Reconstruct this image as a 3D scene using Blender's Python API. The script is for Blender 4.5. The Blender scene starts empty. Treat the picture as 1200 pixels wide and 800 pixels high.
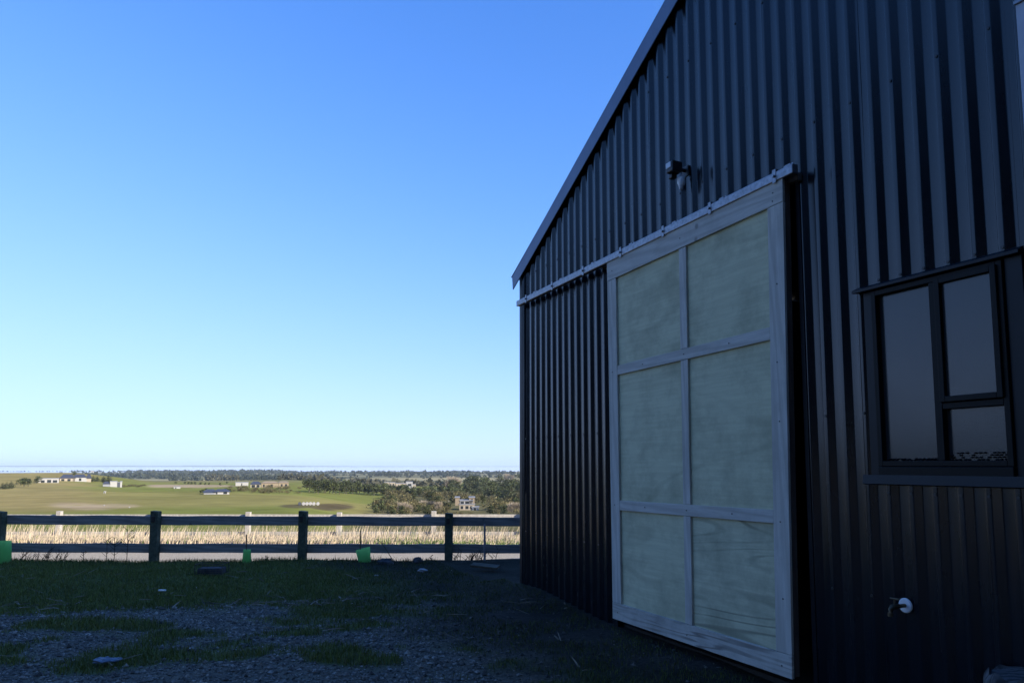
import bpy, bmesh, math, random
import numpy as np
from mathutils import Vector, Matrix

random.seed(7); rng = np.random.default_rng(7)
C = bpy.context.scene
COL = C.collection
# ------------------------------------------------------------------ camera, sky, sun, exposure
F, YP, YH = 850.0, 465.0, 545.2            # focal length, principal point row, horizon row (1200 px wide frame)
CAMH = 1.65
PITCH = math.atan((YH - YP) / F)
cam_d = bpy.data.cameras.new('camera'); cam = bpy.data.objects.new('camera', cam_d); COL.objects.link(cam)
cam.location = (0, 0, CAMH); cam.rotation_euler = (math.pi/2 + PITCH, 0, 0)
cam_d.sensor_width = 36; cam_d.lens = 36*F/1200; cam_d.shift_y = (YP-400)/1200
cam_d.clip_start = .05; cam_d.clip_end = 2e5
C.camera = cam
SUN = Vector((2.0, -1.2, 1.0)).normalized()
W = bpy.data.worlds.new('World'); C.world = W; W.use_nodes = True
nt = W.node_tree; bg = nt.nodes['Background']
sky = nt.nodes.new('ShaderNodeTexSky'); sky.sky_type = 'NISHITA'; sky.sun_disc = False
sky.sun_elevation = math.asin(SUN.z); sky.sun_rotation = math.atan2(SUN.x, SUN.y)
sky.altitude = 60; sky.air_density = 1.0; sky.dust_density = 0.15; sky.ozone_density = 3.0
# the camera's cool white balance, contrast and soft shoulder, the same over the whole sky: k*x^p / (1 + c*x^p) per channel
sep = nt.nodes.new('ShaderNodeSeparateColor'); cmb = nt.nodes.new('ShaderNodeCombineColor'); nt.links.new(sky.outputs[0], sep.inputs[0])
def smath(op, a, b):
    x = nt.nodes.new('ShaderNodeMath'); x.operation = op
    for k, q in enumerate((a, b)):
        if hasattr(q, 'is_output'): nt.links.new(q, x.inputs[k])
        else: x.inputs[k].default_value = q
    return x.outputs[0]
for ch, (k_, c_, p_) in enumerate(((.171, .193, 1.6), (.256, .189, 1.3), (.54, .20, 1.0))):
    xp = smath('POWER', sep.outputs[ch], p_)
    nt.links.new(smath('DIVIDE', smath('MULTIPLY', xp, k_/.224), smath('ADD', smath('MULTIPLY', xp, c_), 1.0)), cmb.inputs[ch])
nt.links.new(cmb.outputs[0], bg.inputs[0]); bg.inputs[1].default_value = 0.12
sl = bpy.data.lights.new('sun', 'SUN'); so = bpy.data.objects.new('sun', sl); COL.objects.link(so)
sl.energy = 5.0; sl.angle = math.radians(.5); sl.color = (1.0, .90, .76)
so.rotation_euler = SUN.to_track_quat('Z', 'Y').to_euler(); so.location = (30, -20, 30)
C.view_settings.view_transform = 'Standard'; C.view_settings.look = 'None'
C.view_settings.exposure = 0.9; C.view_settings.gamma = 1.0
C.cycles.max_bounces = 6; C.cycles.diffuse_bounces = 3; C.cycles.glossy_bounces = 3
C.cycles.transparent_max_bounces = 8; C.cycles.volume_bounces = 0
C.cycles.use_denoising = True

# ------------------------------------------------------------------ helpers
def ray(u, v):
    x, y = (u-600)/F, (YP-v)/F
    return Vector((x, math.cos(PITCH) - y*math.sin(PITCH), math.sin(PITCH) + y*math.cos(PITCH)))
def at(u, v, Y):
    r = ray(u, v); t = Y/r.y
    return Vector((r.x*t, Y, CAMH + r.z*t))
def tag(o, label=None, cat=None, group=None, kind=None):
    if label: o['label'] = label
    if cat: o['category'] = cat
    if group: o['group'] = group
    if kind: o['kind'] = kind
    return o
def empty(name, loc, rz=0, label=None, cat=None, group=None):
    o = bpy.data.objects.new(name, None); o.location = loc; o.rotation_euler = (0, 0, rz); o.empty_display_size = .2
    COL.objects.link(o); return tag(o, label, cat, group)
def copy_tree(o, parent=None):
    c = o.copy(); COL.objects.link(c)
    if parent: c.parent = parent
    for ch in o.children: copy_tree(ch, c)
    return c
class MB:
    def __init__(s): s.v = []; s.f = []; s.sm = []
    def add(s, vs, fs, smooth=False):
        b = len(s.v); s.v += [tuple(p) for p in vs]; s.f += [tuple(i+b for i in f) for f in fs]; s.sm += [smooth]*len(fs)
        return s
    def box(s, lo, hi, fn=None):
        x0, y0, z0 = lo; x1, y1, z1 = hi
        vs = [(x0,y0,z0),(x1,y0,z0),(x1,y1,z0),(x0,y1,z0),(x0,y0,z1),(x1,y0,z1),(x1,y1,z1),(x0,y1,z1)]
        if fn: vs = [fn(*p) for p in vs]
        return s.add(vs, [(3,2,1,0),(4,5,6,7),(0,1,5,4),(1,2,6,5),(2,3,7,6),(3,0,4,7)])
    def tube(s, pts, rad, n=8, cap=True):
        pts = [Vector(p) for p in pts]; rings = []
        rad = rad if isinstance(rad, (list, tuple)) else [rad]*len(pts)
        for i, p in enumerate(pts):
            t = (pts[min(i+1, len(pts)-1)] - pts[max(i-1, 0)]).normalized()
            a = t.cross(Vector((0,0,1)) if abs(t.z) < .9 else Vector((1,0,0))).normalized(); b = t.cross(a)
            rings.append([p + rad[i]*(math.cos(2*math.pi*k/n)*a + math.sin(2*math.pi*k/n)*b) for k in range(n)])
        vs = [q for r in rings for q in r]; fs = []
        for i in range(len(pts)-1):
            for k in range(n):
                fs.append((i*n+k, i*n+(k+1) % n, (i+1)*n+(k+1) % n, (i+1)*n+k))
        s.add(vs, fs, n > 6)
        if cap:
            b = len(vs)-n
            s.add(rings[0], [tuple(range(n))[::-1]]); s.add(rings[-1], [tuple(range(n))])
        return s
    def mesh(s, name, mat):
        m = bpy.data.meshes.new(name); m.from_pydata(s.v, [], s.f); m.polygons.foreach_set('use_smooth', s.sm)
        if mat: m.materials.append(mat)
        m.update(); return m
    def build(s, name, mat, parent=None, bevel=0):
        o = bpy.data.objects.new(name, s.mesh(name, mat)); COL.objects.link(o)
        if parent: o.parent = parent
        if bevel:
            b = o.modifiers.new('edge', 'BEVEL'); b.width = bevel; b.segments = 2; b.limit_method = 'ANGLE'
        return o
def np_mesh(name, V, Fc, mat, col=None, smooth=False, n=3):
    """V (k,3), Fc (m,n) -> object; col (k,3) stored as colour attribute 'cover'"""
    m = bpy.data.meshes.new(name); V = np.asarray(V, np.float32); Fc = np.asarray(Fc, np.int32)
    m.vertices.add(len(V)); m.vertices.foreach_set('co', V.ravel())
    m.loops.add(Fc.size); m.loops.foreach_set('vertex_index', Fc.ravel())
    m.polygons.add(len(Fc)); m.polygons.foreach_set('loop_start', np.arange(len(Fc), dtype=np.int32)*Fc.shape[1])
    m.polygons.foreach_set('use_smooth', np.full(len(Fc), smooth))
    if col is not None:
        a = m.color_attributes.new('cover', 'FLOAT_COLOR', 'POINT')
        a.data.foreach_set('color', np.c_[col, np.ones(len(col))].astype(np.float32).ravel())
    m.update(calc_edges=True); m.validate(); m.materials.append(mat)
    o = bpy.data.objects.new(name, m); COL.objects.link(o); return o
def hash2(ix, iy, seed):
    h = np.sin(ix*127.1 + iy*311.7 + seed*74.7)*43758.5453
    return h - np.floor(h)
def vnoise(x, y, seed=0):
    ix, iy = np.floor(x), np.floor(y); fx, fy = x-ix, y-iy
    fx = fx*fx*(3-2*fx); fy = fy*fy*(3-2*fy)
    a, b = hash2(ix, iy, seed), hash2(ix+1, iy, seed); c, d = hash2(ix, iy+1, seed), hash2(ix+1, iy+1, seed)
    return (a*(1-fx)+b*fx)*(1-fy) + (c*(1-fx)+d*fx)*fy
def fbm(x, y, seed=0, o=4):
    x, y = np.asarray(x, float), np.asarray(y, float); s = 0; a = .5
    for i in range(o): s = s + a*vnoise(x*2**i, y*2**i, seed+i); a /= 2
    return s/(1-.5**o)
def smooth(a, b, x):
    t = np.clip((np.asarray(x, float)-a)/(b-a), 0, 1); return t*t*(3-2*t)

# ------------------------------------------------------------------ materials
class NT:
    def __init__(s, name, rough=.6, spec=.5, metal=0):
        s.m = bpy.data.materials.new(name); s.m.use_nodes = True; s.t = s.m.node_tree; s.b = s.t.nodes['Principled BSDF']
        s.b.inputs['Roughness'].default_value = rough; s.b.inputs['Specular IOR Level'].default_value = spec
        s.b.inputs['Metallic'].default_value = metal
    def n(s, k, **kw):
        x = s.t.nodes.new(k)
        for a, b in kw.items():
            if a.startswith('i_'): x.inputs[a[2:]].default_value = b
            else: setattr(x, a, b)
        return x
    def l(s, a, b): s.t.links.new(a, b)
    def coord(s, scale=(1,1,1), kind='Object', rot=(0,0,0)):
        tc = s.n('ShaderNodeTexCoord'); mp = s.n('ShaderNodeMapping'); mp.inputs['Scale'].default_value = scale; mp.inputs['Rotation'].default_value = rot
        s.l(tc.outputs[kind], mp.inputs['Vector']); return mp.outputs[0]
    def noise(s, vec, scale, detail=4, rough=.6, dist=0):
        x = s.n('ShaderNodeTexNoise'); x.inputs['Scale'].default_value = scale; x.inputs['Detail'].default_value = detail
        x.inputs['Roughness'].default_value = rough; x.inputs['Distortion'].default_value = dist
        s.l(vec, x.inputs['Vector']); return x.outputs['Fac']
    def ramp(s, fac, stops):
        x = s.n('ShaderNodeValToRGB'); r = x.color_ramp
        while len(r.elements) < len(stops): r.elements.new(.5)
        for e, (p, c) in zip(r.elements, stops): e.position = p; e.color = (*c, 1)
        s.l(fac, x.inputs[0]); return x.outputs[0]
    def mix(s, f, a, b, mode='MIX'):
        x = s.n('ShaderNodeMix', data_type='RGBA', blend_type=mode)
        for inp, val in ((x.inputs[0], f), (x.inputs[6], a), (x.inputs[7], b)):
            if hasattr(val, 'is_output'): s.l(val, inp)
            elif isinstance(val, (int, float)): inp.default_value = val
            else: inp.default_value = (*val, 1)
        return x.outputs[2]
    def color(s, c):
        if hasattr(c, 'is_output'): s.l(c, s.b.inputs['Base Color'])
        else: s.b.inputs['Base Color'].default_value = (*c, 1)
        return s
    def bump(s, h, strength=.3, dist=.01):
        x = s.n('ShaderNodeBump'); x.inputs['Strength'].default_value = strength; x.inputs['Distance'].default_value = dist
        s.l(h, x.inputs['Height']); s.l(x.outputs[0], s.b.inputs['Normal']); return s
    def rough(s, r): s.l(r, s.b.inputs['Roughness']); return s
def g3(v): return (v, v, v)
def simple(name, c, rough=.6, spec=.5, metal=0, var=.25, scale=8, bump=0):
    t = NT(name, rough, spec, metal); v = t.coord(); nz = t.noise(v, scale, 5)
    t.color(t.ramp(nz, [(.3, tuple(x*(1-var) for x in c)), (.7, tuple(min(1, x*(1+var)) for x in c))]))
    if bump: t.bump(nz, bump, .01)
    return t.m
M = {}
def make_cladding():
    t = NT('dark_painted_steel', .30, .22); t.b.inputs['Coat Weight'].default_value = .55; t.b.inputs['Coat IOR'].default_value = 1.5; t.b.inputs['Coat Roughness'].default_value = .22; v = t.coord((1, 1, .12)); nz = t.noise(v, 14, 5, .65); big = t.noise(t.coord((.6, 1, .5)), 1.3, 3)
    c = t.ramp(nz, [(.3, (.0015, .004, .008)), (.75, (.003, .007, .013))]); c = t.mix(t.ramp(big, [(.45, g3(0)), (.8, g3(.5))]), c, (.005, .009, .013))
    t.color(c); t.rough(t.ramp(t.noise(t.coord((1, 1, .2)), 5, 4), [(.3, g3(.18)), (.7, g3(.32))])); t.bump(t.noise(t.coord((1, 1, .35)), 3.0, 2), .10, .02); return t.m
M['clad'] = make_cladding()
M['trim'] = simple('dark_steel_flashing', (.004, .007, .011), .40, .22, var=.3, scale=5)
M['fascia'] = simple('sky_lit_bargeboard_steel', (.13, .18, .28), .45, .4, var=.15, scale=3)  # sky light on the dark steel put into a lighter, bluer colour
M['roof'] = simple('roof_steel', (.05, .06, .075), .4, .5)
M['galv'] = simple('galvanised_steel', (.23, .24, .26), .42, .5, .75, var=.3, scale=30)
M['black'] = simple('black_plastic', (.012, .012, .013), .45, .5)
M['alu'] = simple('charcoal_aluminium', (.006, .0055, .005), .5, .16)
M['white'] = simple('white_plastic', (.78, .78, .76), .35, .5, var=.05)
M['brass'] = simple('weathered_brass', (.12, .095, .06), .45, .5, .8)
M['inside'] = simple('dusty_interior', (.05, .045, .04), .9, .1)
def wood(name, lo, hi, ring=6, axis='z', rough=.75, knots=True, grain=60, fig=.5):
    t = NT(name, rough, .25); sc = {'z': (1, 1, .07), 'x': (.07, 1, 1)}[axis]
    v = t.coord(sc); dist = t.noise(v, ring*.55, 3, .5); w = t.n('ShaderNodeTexWave', wave_type='BANDS', bands_direction='DIAGONAL')
    w.inputs['Scale'].default_value = ring; w.inputs['Distortion'].default_value = 9; w.inputs['Detail'].default_value = 3; w.inputs['Detail Scale'].default_value = 1.2
    t.l(v, w.inputs['Vector']); fine = t.noise(v, grain, 6, .7); blot = t.noise(t.coord(), 1.7, 5, .65)
    mid = tuple((a+b)/2 for a, b in zip(lo, hi))
    c = t.ramp(w.outputs['Fac'], [(.1, tuple(m + (h-m)*fig for m, h in zip(mid, hi))), (.62, mid), (.95, tuple(m + (l-m)*fig for m, l in zip(mid, lo)))])
    c = t.mix(t.ramp(fine, [(.35, g3(.55)), (.65, g3(0))]), c, lo)
    c = t.mix(t.ramp(blot, [(.50, g3(0)), (.80, g3(.55))]), c, tuple(x*.55 for x in lo))
    if knots:
        vo = t.n('ShaderNodeTexVoronoi'); vo.inputs['Scale'].default_value = 2.3; t.l(t.coord(), vo.inputs['Vector'])
        c = t.mix(t.ramp(vo.outputs['Distance'], [(.0, g3(.8)), (.045, g3(.55)), (.075, g3(0))]), c, tuple(x*.35 for x in lo))
    t.color(c); t.bump(t.mix(.5, fine, w.outputs['Fac']), .25, .003); return t.m
def contour_wood(name, lo, hi, stretch, scale, lines, width, strength):
    t = NT(name, .75, .25); v = t.coord(stretch); f = t.noise(v, scale, 2, .45); f2 = t.noise(t.coord((.06, 1, 1)), 30, 5, .7)
    mu = t.n('ShaderNodeMath', operation='MULTIPLY'); mu.inputs[1].default_value = lines; t.l(f, mu.inputs[0])
    fr = t.n('ShaderNodeMath', operation='PINGPONG'); fr.inputs[1].default_value = 1.0; t.l(mu.outputs[0], fr.inputs[0])
    brk = t.ramp(t.noise(t.coord((.5, 1, 1)), 2.2, 3), [(.38, g3(.15)), (.6, g3(1))])
    ln = t.mix(1.0, t.ramp(fr.outputs[0], [(0, g3(1)), (width*.5, g3(.75)), (width, g3(0)), (1, g3(.12))]), brk, 'MULTIPLY')
    base = t.mix(t.ramp(f2, [(.35, g3(.5)), (.65, g3(0))]), hi, tuple((a+b)/2 for a, b in zip(lo, hi)))
    blot = t.ramp(t.noise(t.coord(), 2.1, 6, .7), [(.44, g3(0)), (.72, g3(.6))])
    base = t.mix(blot, base, tuple(a*.5+b*.2 for a, b in zip(lo, hi)))
    m_ = t.n('ShaderNodeMath', operation='MULTIPLY'); m_.inputs[1].default_value = strength; t.l(ln, m_.inputs[0])
    t.color(t.mix(m_.outputs[0], base, lo)); t.bump(f2, .25, .003); return t.m
M['board_v'] = wood('pale_pine_upright', (.40, .37, .31), (.65, .62, .54), 7, 'z')
M['board_h'] = wood('pale_pine_rail', (.40, .37, .31), (.65, .62, .54), 7, 'x')
M['board_fig'] = contour_wood('figured_pine_rail', (.17, .15, .125), (.58, .55, .47), (.30, 1, 4.0), 1.7, 20, .5, .85)
M['ply'] = contour_wood('weathered_plywood', (.25, .24, .145), (.64, .62, .40), (.35, 1, 1.1), .8, 12, .16, .38)
M['ply_fig'] = contour_wood('figured_plywood', (.17, .165, .105), (.63, .61, .40), (.20, 1, 1.2), 1.3, 34, .30, .7)
M['edge'] = wood('door_edge_timber', (.07, .055, .045), (.14, .11, .09), 8, 'z', knots=False)
M['post'] = simple('mossy_fence_post', (.085, .095, .065), .9, .2, var=.5, scale=14, bump=.5)
M['rail'] = wood('grey_fence_board', (.18, .165, .145), (.36, .335, .30), 9, 'x', .85, True, 50, .6)
M['sunpost'] = simple('bleached_timber', (.40, .37, .32), .85, .2, var=.25, scale=10, bump=.3)
M['stone_dark'] = simple('dark_rock', (.06, .06, .062), .9, .2, var=.5, scale=9, bump=.6)
M['stone_pale'] = simple('pale_stone', (.33, .32, .30), .85, .2, var=.3, scale=14, bump=.4)
M['stump'] = wood('weathered_block', (.04, .04, .038), (.15, .15, .145), 8, 'z', .9, False, 45, .9)
M['twig'] = simple('dry_twig', (.10, .085, .06), .9, .2, var=.4)
M['darktwig'] = simple('dark_weed_stem', (.022, .022, .018), .9, .2)
M['stake'] = simple('metal_stake', (.26, .28, .31), .45, .5, .6)
def make_guard():
    t = NT('green_plastic_sleeve', .45, .4); t.color((.27, .62, .20))
    tr = t.n('ShaderNodeBsdfTranslucent'); tr.inputs[0].default_value = (.34, .80, .24, 1)
    mx = t.n('ShaderNodeMixShader'); mx.inputs[0].default_value = .6; out = t.t.nodes['Material Output']
    t.l(t.b.outputs[0], mx.inputs[1]); t.l(tr.outputs[0], mx.inputs[2]); t.l(mx.outputs[0], out.inputs[0]); return t.m
M['guard'] = make_guard()
def make_glass():
    t = NT('obscure_window_glass', .3, .5); t.color((.034, .037, .037)); t.b.inputs['IOR'].default_value = 1.5; t.bump(t.noise(t.coord((1, 1, .6)), 160, 2), .25, .002)
    t.rough(t.ramp(t.noise(t.coord(), 3, 3), [(.3, g3(.10)), (.8, g3(.20))])); return t.m
M['glass'] = make_glass()
def cover_mat(name, rough=.9, nscale=3, amt=.35, bump=.3, bd=.02, spec=.15, tint=None):
    t = NT(name, rough, spec); a = t.n('ShaderNodeAttribute', attribute_name='cover'); nz = t.noise(t.coord(), nscale, 6, .65)
    c = t.mix(1.0, a.outputs['Color'], t.ramp(nz, [(.3, g3(1-amt)), (.7, g3(1+amt))]), 'MULTIPLY'); t.color(c)
    if bump: t.bump(nz, bump, bd)
    return t.m
M['yard'] = cover_mat('yard_soil', .95, 28, .5, .8, .03)
M['gravel'] = cover_mat('crushed_gravel', .85, 40, .25, 0, spec=.3)
M['field'] = cover_mat('pasture', 1.0, .05, .22, 0, spec=0)
M['blade'] = cover_mat('grass_blade', .7, 3, .2, 0, spec=.2)
M['leaf'] = cover_mat('leaf_clump', .8, .4, .2, 0, spec=.2)
def make_road():
    t = NT('gravel_road', .95, .2); n1 = t.noise(t.coord(), 22, 5, .75); n2 = t.noise(t.coord((.25, 1, 1)), .7, 3)
    c = t.ramp(n1, [(.28, (.17, .145, .105)), (.5, (.35, .30, .215)), (.72, (.52, .455, .34))]); c = t.mix(t.ramp(n2, [(.45, g3(0)), (.75, g3(.45))]), c, (.29, .25, .19))
    t.color(c).bump(n1, .6, .02); return t.m
M['road'] = make_road()
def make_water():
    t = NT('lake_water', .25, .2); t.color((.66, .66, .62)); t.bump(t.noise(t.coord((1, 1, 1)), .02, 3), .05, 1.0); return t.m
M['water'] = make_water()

# ------------------------------------------------------------------ terrain
AZ_U = np.array([0, 60, 250, 380, 500, 650])
def T(x, y):
    """height of the countryside beyond the verge"""
    x, y = np.asarray(x, float), np.asarray(y, float)
    r = np.hypot(x, y); u = np.where(y > .3*r, 600 + F*x/np.maximum(y, 1e-3), np.where(x < 0, -2000., 2500.))
    lr = np.log(np.maximum(r, 1))
    def prof(p): return np.interp(lr, np.log([a for a, b in p]), [b for a, b in p])
    Lp = prof([(10,-2.0),(27,-2.0),(40,-2.6),(60,-4.0),(120,-6.8),(250,-9.9),(450,-11.2),(600,-11.6),(750,-8.6),(900,-6.2),(1100,-10),(1600,-40),(1e5,-40)])
    Cp = prof([(10,-2.0),(27,-2.0),(40,-2.6),(60,-4.0),(120,-6.9),(250,-10.0),(400,-12.4),(600,-15.2),(900,-18.6),(1300,-22.5),(1700,-32),(2200,-40),(1e5,-40)])
    Rp = prof([(10,-2.0),(27,-2.0),(40,-2.8),(60,-4.4),(120,-8.6),(200,-13.2),(300,-16.6),(450,-19.4),(700,-23),(1000,-27),(1500,-34),(2200,-40),(1e5,-40)])
    a = smooth(70, 215, u); b = smooth(330, 470, u)
    z = (Lp*(1-a) + Cp*a)*(1-b) + Rp*b
    z = z + (fbm(x/90, y/90, 3)-.5)*np.clip((r-60)/260, 0, 1)*3.6*np.clip((1700-r)/700, 0, 1)
    return z
def ground_hit(u, v):
    r = ray(u, v); lo = 24.0
    Y = lo
    while Y < 9000:
        p = Vector((r.x/r.y*Y, Y, CAMH + r.z/r.y*Y))
        if p.z <= float(T(p.x, p.y)): break
        Y *= 1.006
    return Vector((p.x, p.y, float(T(p.x, p.y))))
def px(Y, n): return n*Y/F          # metres that n photo pixels span at depth Y

def yard_z(x, y):
    x, y = np.asarray(x, float), np.asarray(y, float)
    z = (fbm(x*.55, y*.55, 11)-.5)*.10 + (fbm(x*3, y*3, 12)-.5)*.035
    wall = (x*.90679 + y*.42159 - 4.2); z = z + .13*np.exp(-(wall/.45)**2)*smooth(7.6, 9.4, y)*(1-smooth(9.9, 10.6, y))
    z = z*smooth(1, 3, y) + .03*smooth(11.6, 12.5, y)
    edge = 12.62 + (fbm(x*.8, x*0, 15)-.5)*.25
    return z - 1.05*smooth(0, 2.0, y-edge) - 2.0*smooth(45, 60, np.hypot(x, y))
def grass_mask(x, y):
    """1 = turf, 0 = bare gravel"""
    n = fbm(x*.5, y*.9, 21); m = fbm(x*1.5, y*2.2, 22)
    band = smooth(-.7, .5, y - (8.95 + (n-.5)*2.2 + .10*x))
    tufts = smooth(.565, .70, .55*n+.45*m + .10*np.exp(-((y-6.3)/.6)**2))
    return np.clip(np.maximum(band, tufts), 0, 1)
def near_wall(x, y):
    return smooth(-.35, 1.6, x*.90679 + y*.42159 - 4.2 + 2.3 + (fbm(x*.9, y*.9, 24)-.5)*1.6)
def near_axis(a, b, step, far0, far1):
    mid = np.arange(a, b+1e-6, step)
    lo = a - np.geomspace(step*1.5, a-far0, 14)[::1]; hi = b + np.geomspace(step*1.5, far1-b, 14)
    return np.r_[lo[::-1], mid, hi]
def grid_faces(nx, ny):
    i = np.arange(nx*ny).reshape(ny, nx)
    return np.stack([i[:-1,:-1], i[:-1,1:], i[1:,1:], i[1:,:-1]], -1).reshape(-1, 4)
xs = near_axis(-11, 5, .055, -62, 62); ys = near_axis(4.0, 14.6, .055, -62, 15.0)
ys = ys[ys <= 14.9]
X, Y = np.meshgrid(xs, ys); Z = yard_z(X, Y)
gm = grass_mask(X, Y)[..., None]; nn = fbm(X*4, Y*4, 31)[..., None]; nw = near_wall(X, Y)[..., None]
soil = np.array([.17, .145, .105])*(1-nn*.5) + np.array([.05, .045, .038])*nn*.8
turf = np.array([.085, .095, .028])*(.7+nn*.7); dark_ground = np.array([.020, .019, .016])*(.3+1.5*nn**1.5+.5*fbm(X*14, Y*14, 33)[..., None]**2)
colr = soil*(1-gm) + turf*gm; colr = colr*(1-.92*nw) + dark_ground*.92*nw  # ground colour darkens towards the barn wall
yard = np_mesh('yard_ground', np.c_[X.ravel(), Y.ravel(), Z.ravel()], grid_faces(len(xs), len(ys)), M['yard'], colr.reshape(-1, 3), True)
tag(yard, 'shaded yard of gravel and rough turf in front of the barn', kind='structure')

# road and verge
def sheet(name, x0, x1, y0, y1, nx, ny, zf, mat, col=None):
    xs = np.linspace(x0, x1, nx); ys = np.linspace(y0, y1, ny); X, Y = np.meshgrid(xs, ys)
    c = None if col is None else np.tile(np.asarray(col, float), (X.size, 1))*(.7+.6*fbm(X.ravel()*.9, Y.ravel()*.9, 5))[:, None]
    return np_mesh(name, np.c_[X.ravel(), Y.ravel(), zf(X, Y).ravel()], grid_faces(nx, ny), mat, c, True)
road = sheet('gravel_road', -90, 60, 14.2, 24.2, 300, 40, lambda x, y: -1.0 + (fbm(x*.4, y, 41)-.5)*.05 - .04*np.abs(y-19)/5, M['road'])
tag(road, 'pale sunlit gravel road beyond the near fence', kind='structure')
verge = sheet('road_verge', -90, 60, 24.0, 31.5, 200, 30, lambda x, y: -1.03 - .06*(y-24) + (fbm(x*.8, y*.8, 42)-.5)*.12 - .9*smooth(29, 31.5, y), M['field'], (.46, .38, .27))
tag(verge, 'grassy verge under the dry grass beyond the road', kind='structure')

# countryside: polar sheet
az = np.radians(np.r_[np.linspace(-180, -48, 50)[:-1], np.arange(-48, 16, .16), np.linspace(16, 180, 60)])
rr = np.r_[np.geomspace(10, 60, 24)[:-1], np.geomspace(60, 2500, 200)[:-1], np.geomspace(2500, 5050, 40)]
A, R_ = np.meshgrid(az, rr); X = np.sin(A)*R_; Y = np.cos(A)*R_; Z = T(X, Y)
U = np.where(Y > .3*R_, 600 + F*X/np.maximum(Y, 1e-3), np.where(X < 0, -400, 1500)); Vv = YH + F*(CAMH-Z)/np.maximum(R_*np.cos(np.clip(A, -1, 1)), 1)
n1 = fbm(X/40, Y/40, 51)[..., None]; n2 = fbm(X/9, Y/9, 52)[..., None]; n3 = fbm(X/160, Y/160, 53)[..., None]
green = np.array([.170, .182, .048]); tan = np.array([.285, .225, .090]); dirt = np.array([.42, .32, .20]); bush = np.array([.12, .105, .055])
def sel(mask, a, b): mask = np.asarray(mask)[..., None]; return a*(1-mask) + b*mask
cc = green*(.85+.3*n1)
cc = sel((1-smooth(60, 175, U + (n1[..., 0]-.5)*120))*.85*smooth(545, 552, Vv)*(1-smooth(592, 602, Vv)), cc, tan*(.85+.3*n1))
cc = sel(smooth(.55, .75, n3[..., 0])*.5, cc, tan)
def ell(u, v, a, b, soft=.5): return 1-smooth(1-soft, 1+soft, ((U-u)/a)**2 + ((Vv-v)/b)**2 + (n2[..., 0]-.5)*.9)
cc = sel(.7*ell(98 + (Vv-592)*3.0, 592.5, 30, 4.2, .8)*smooth(.3, .55, n2[..., 0]*.6+n1[..., 0]*.5), cc, dirt); cc = sel(.5*ell(140, 592, 28, 2.5), cc, dirt)
cc = sel(.9*ell(212, 569, 70, 1.8)*smooth(170, 185, U), cc, dirt*.85)
cc = sel(smooth(1, .2, np.abs(Vv-562)/5)*smooth(140, 200, U)*(1-smooth(330, 370, U))*.7, cc, np.array([.20,.165,.085]))
cc = sel(.85*ell(392, 593, 24, 4), cc, np.array([.085, .065, .042])); cc = sel(.8*ell(352, 592, 20, 2.2), cc, np.array([.08, .065, .042]))  # brown mound patch; second ellipse paints the shadow at the bale row
cc = sel(smooth(430, 470, U + (Vv-590)*1.5)*smooth(572, 577, Vv)*.85, cc, bush*(.7+.6*n2))
cc = sel(.8*ell(535, 573.5, 45, 2.3), cc, np.array([.15, .155, .06]))
plain = smooth(1250, 1700, R_)
cc = sel(plain, cc, (np.array([.10, .10, .055])*(.5+n3) + np.array([.20, .16, .085])*smooth(.45, .6, fbm(X/700, Y/260, 55))[..., None]))
fields = np_mesh('countryside', np.c_[X.ravel(), Y.ravel(), Z.ravel()], grid_faces(len(az), len(rr)), M['field'], cc.reshape(-1, 3), True)
tag(fields, 'rolling pasture falling away to the plain', kind='structure')
# lake and the low far shore
def disc(name, z, r0, r1, mat, n=96):
    m = MB(); vs = []; fs = []
    for k in range(n):
        a = 2*math.pi*k/n; vs += [(r0*math.sin(a), r0*math.cos(a), z), (r1*math.sin(a), r1*math.cos(a), z)]
    for k in range(n): j = (k+1) % n; fs.append((2*k, 2*k+1, 2*j+1, 2*j))
    m.add(vs, fs); return m.build(name, mat)
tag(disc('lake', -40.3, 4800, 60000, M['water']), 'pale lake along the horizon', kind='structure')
def ridge(name, u0, u1, Yd, top_px, base_z, seed, mat, label):
    us = np.arange(u0, u1, 2.0); pts = []
    V = []; Fc = []
    for i, u in enumerate(us):
        e = float(smooth(u0, u0+25, u)*(1-smooth(u1-120, u1, u))); x = (u-600)/F*Yd
        h = base_z + .5 + px(Yd, top_px)*e*(.45+.75*float(fbm(u/16., 0*u, seed)))
        V += [(x, Yd-400, base_z), (x, Yd, h), (x, Yd+1200, h*.9+base_z*.1), (x, Yd+1800, base_z)]
        if i: b = 4*i; Fc += [(b-4, b, b+1, b-3), (b-3, b+1, b+2, b-2), (b-2, b+2, b+3, b-1)]
    o = np_mesh(name, V, Fc, mat, np.tile([.10, .10, .075], (len(V), 1)), True)
    return tag(o, label, kind='structure')
ridge('far_shore_hills', -260, 465, 23000, 1.5, -40.3, 61, M['field'], 'thin dark far shore on the horizon')
ridge('far_spit', -900, 1400, 25500, 0.55, -40.3, 62, M['field'], 'faint low spit of land on the horizon')

# ------------------------------------------------------------------ haze
hz = MB().box((-64000, -64000, -42.5), (64000, 64000, 125)).build('haze', None); tag(hz, 'thin pale haze over the plain', kind='stuff')
hm = bpy.data.materials.new('haze'); hm.use_nodes = True; hn = hm.node_tree; hn.nodes.remove(hn.nodes['Principled BSDF'])
pv = hn.nodes.new('ShaderNodeVolumePrincipled'); pv.inputs['Color'].default_value = (.76, .92, 1, 1); pv.inputs['Density'].default_value = 4.5e-5; pv.inputs['Anisotropy'].default_value = 0.0
hn.links.new(pv.outputs[0], hn.nodes['Material Output'].inputs['Volume']); hz.data.materials.append(hm); hm.cycles.homogeneous_volume = True

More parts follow.
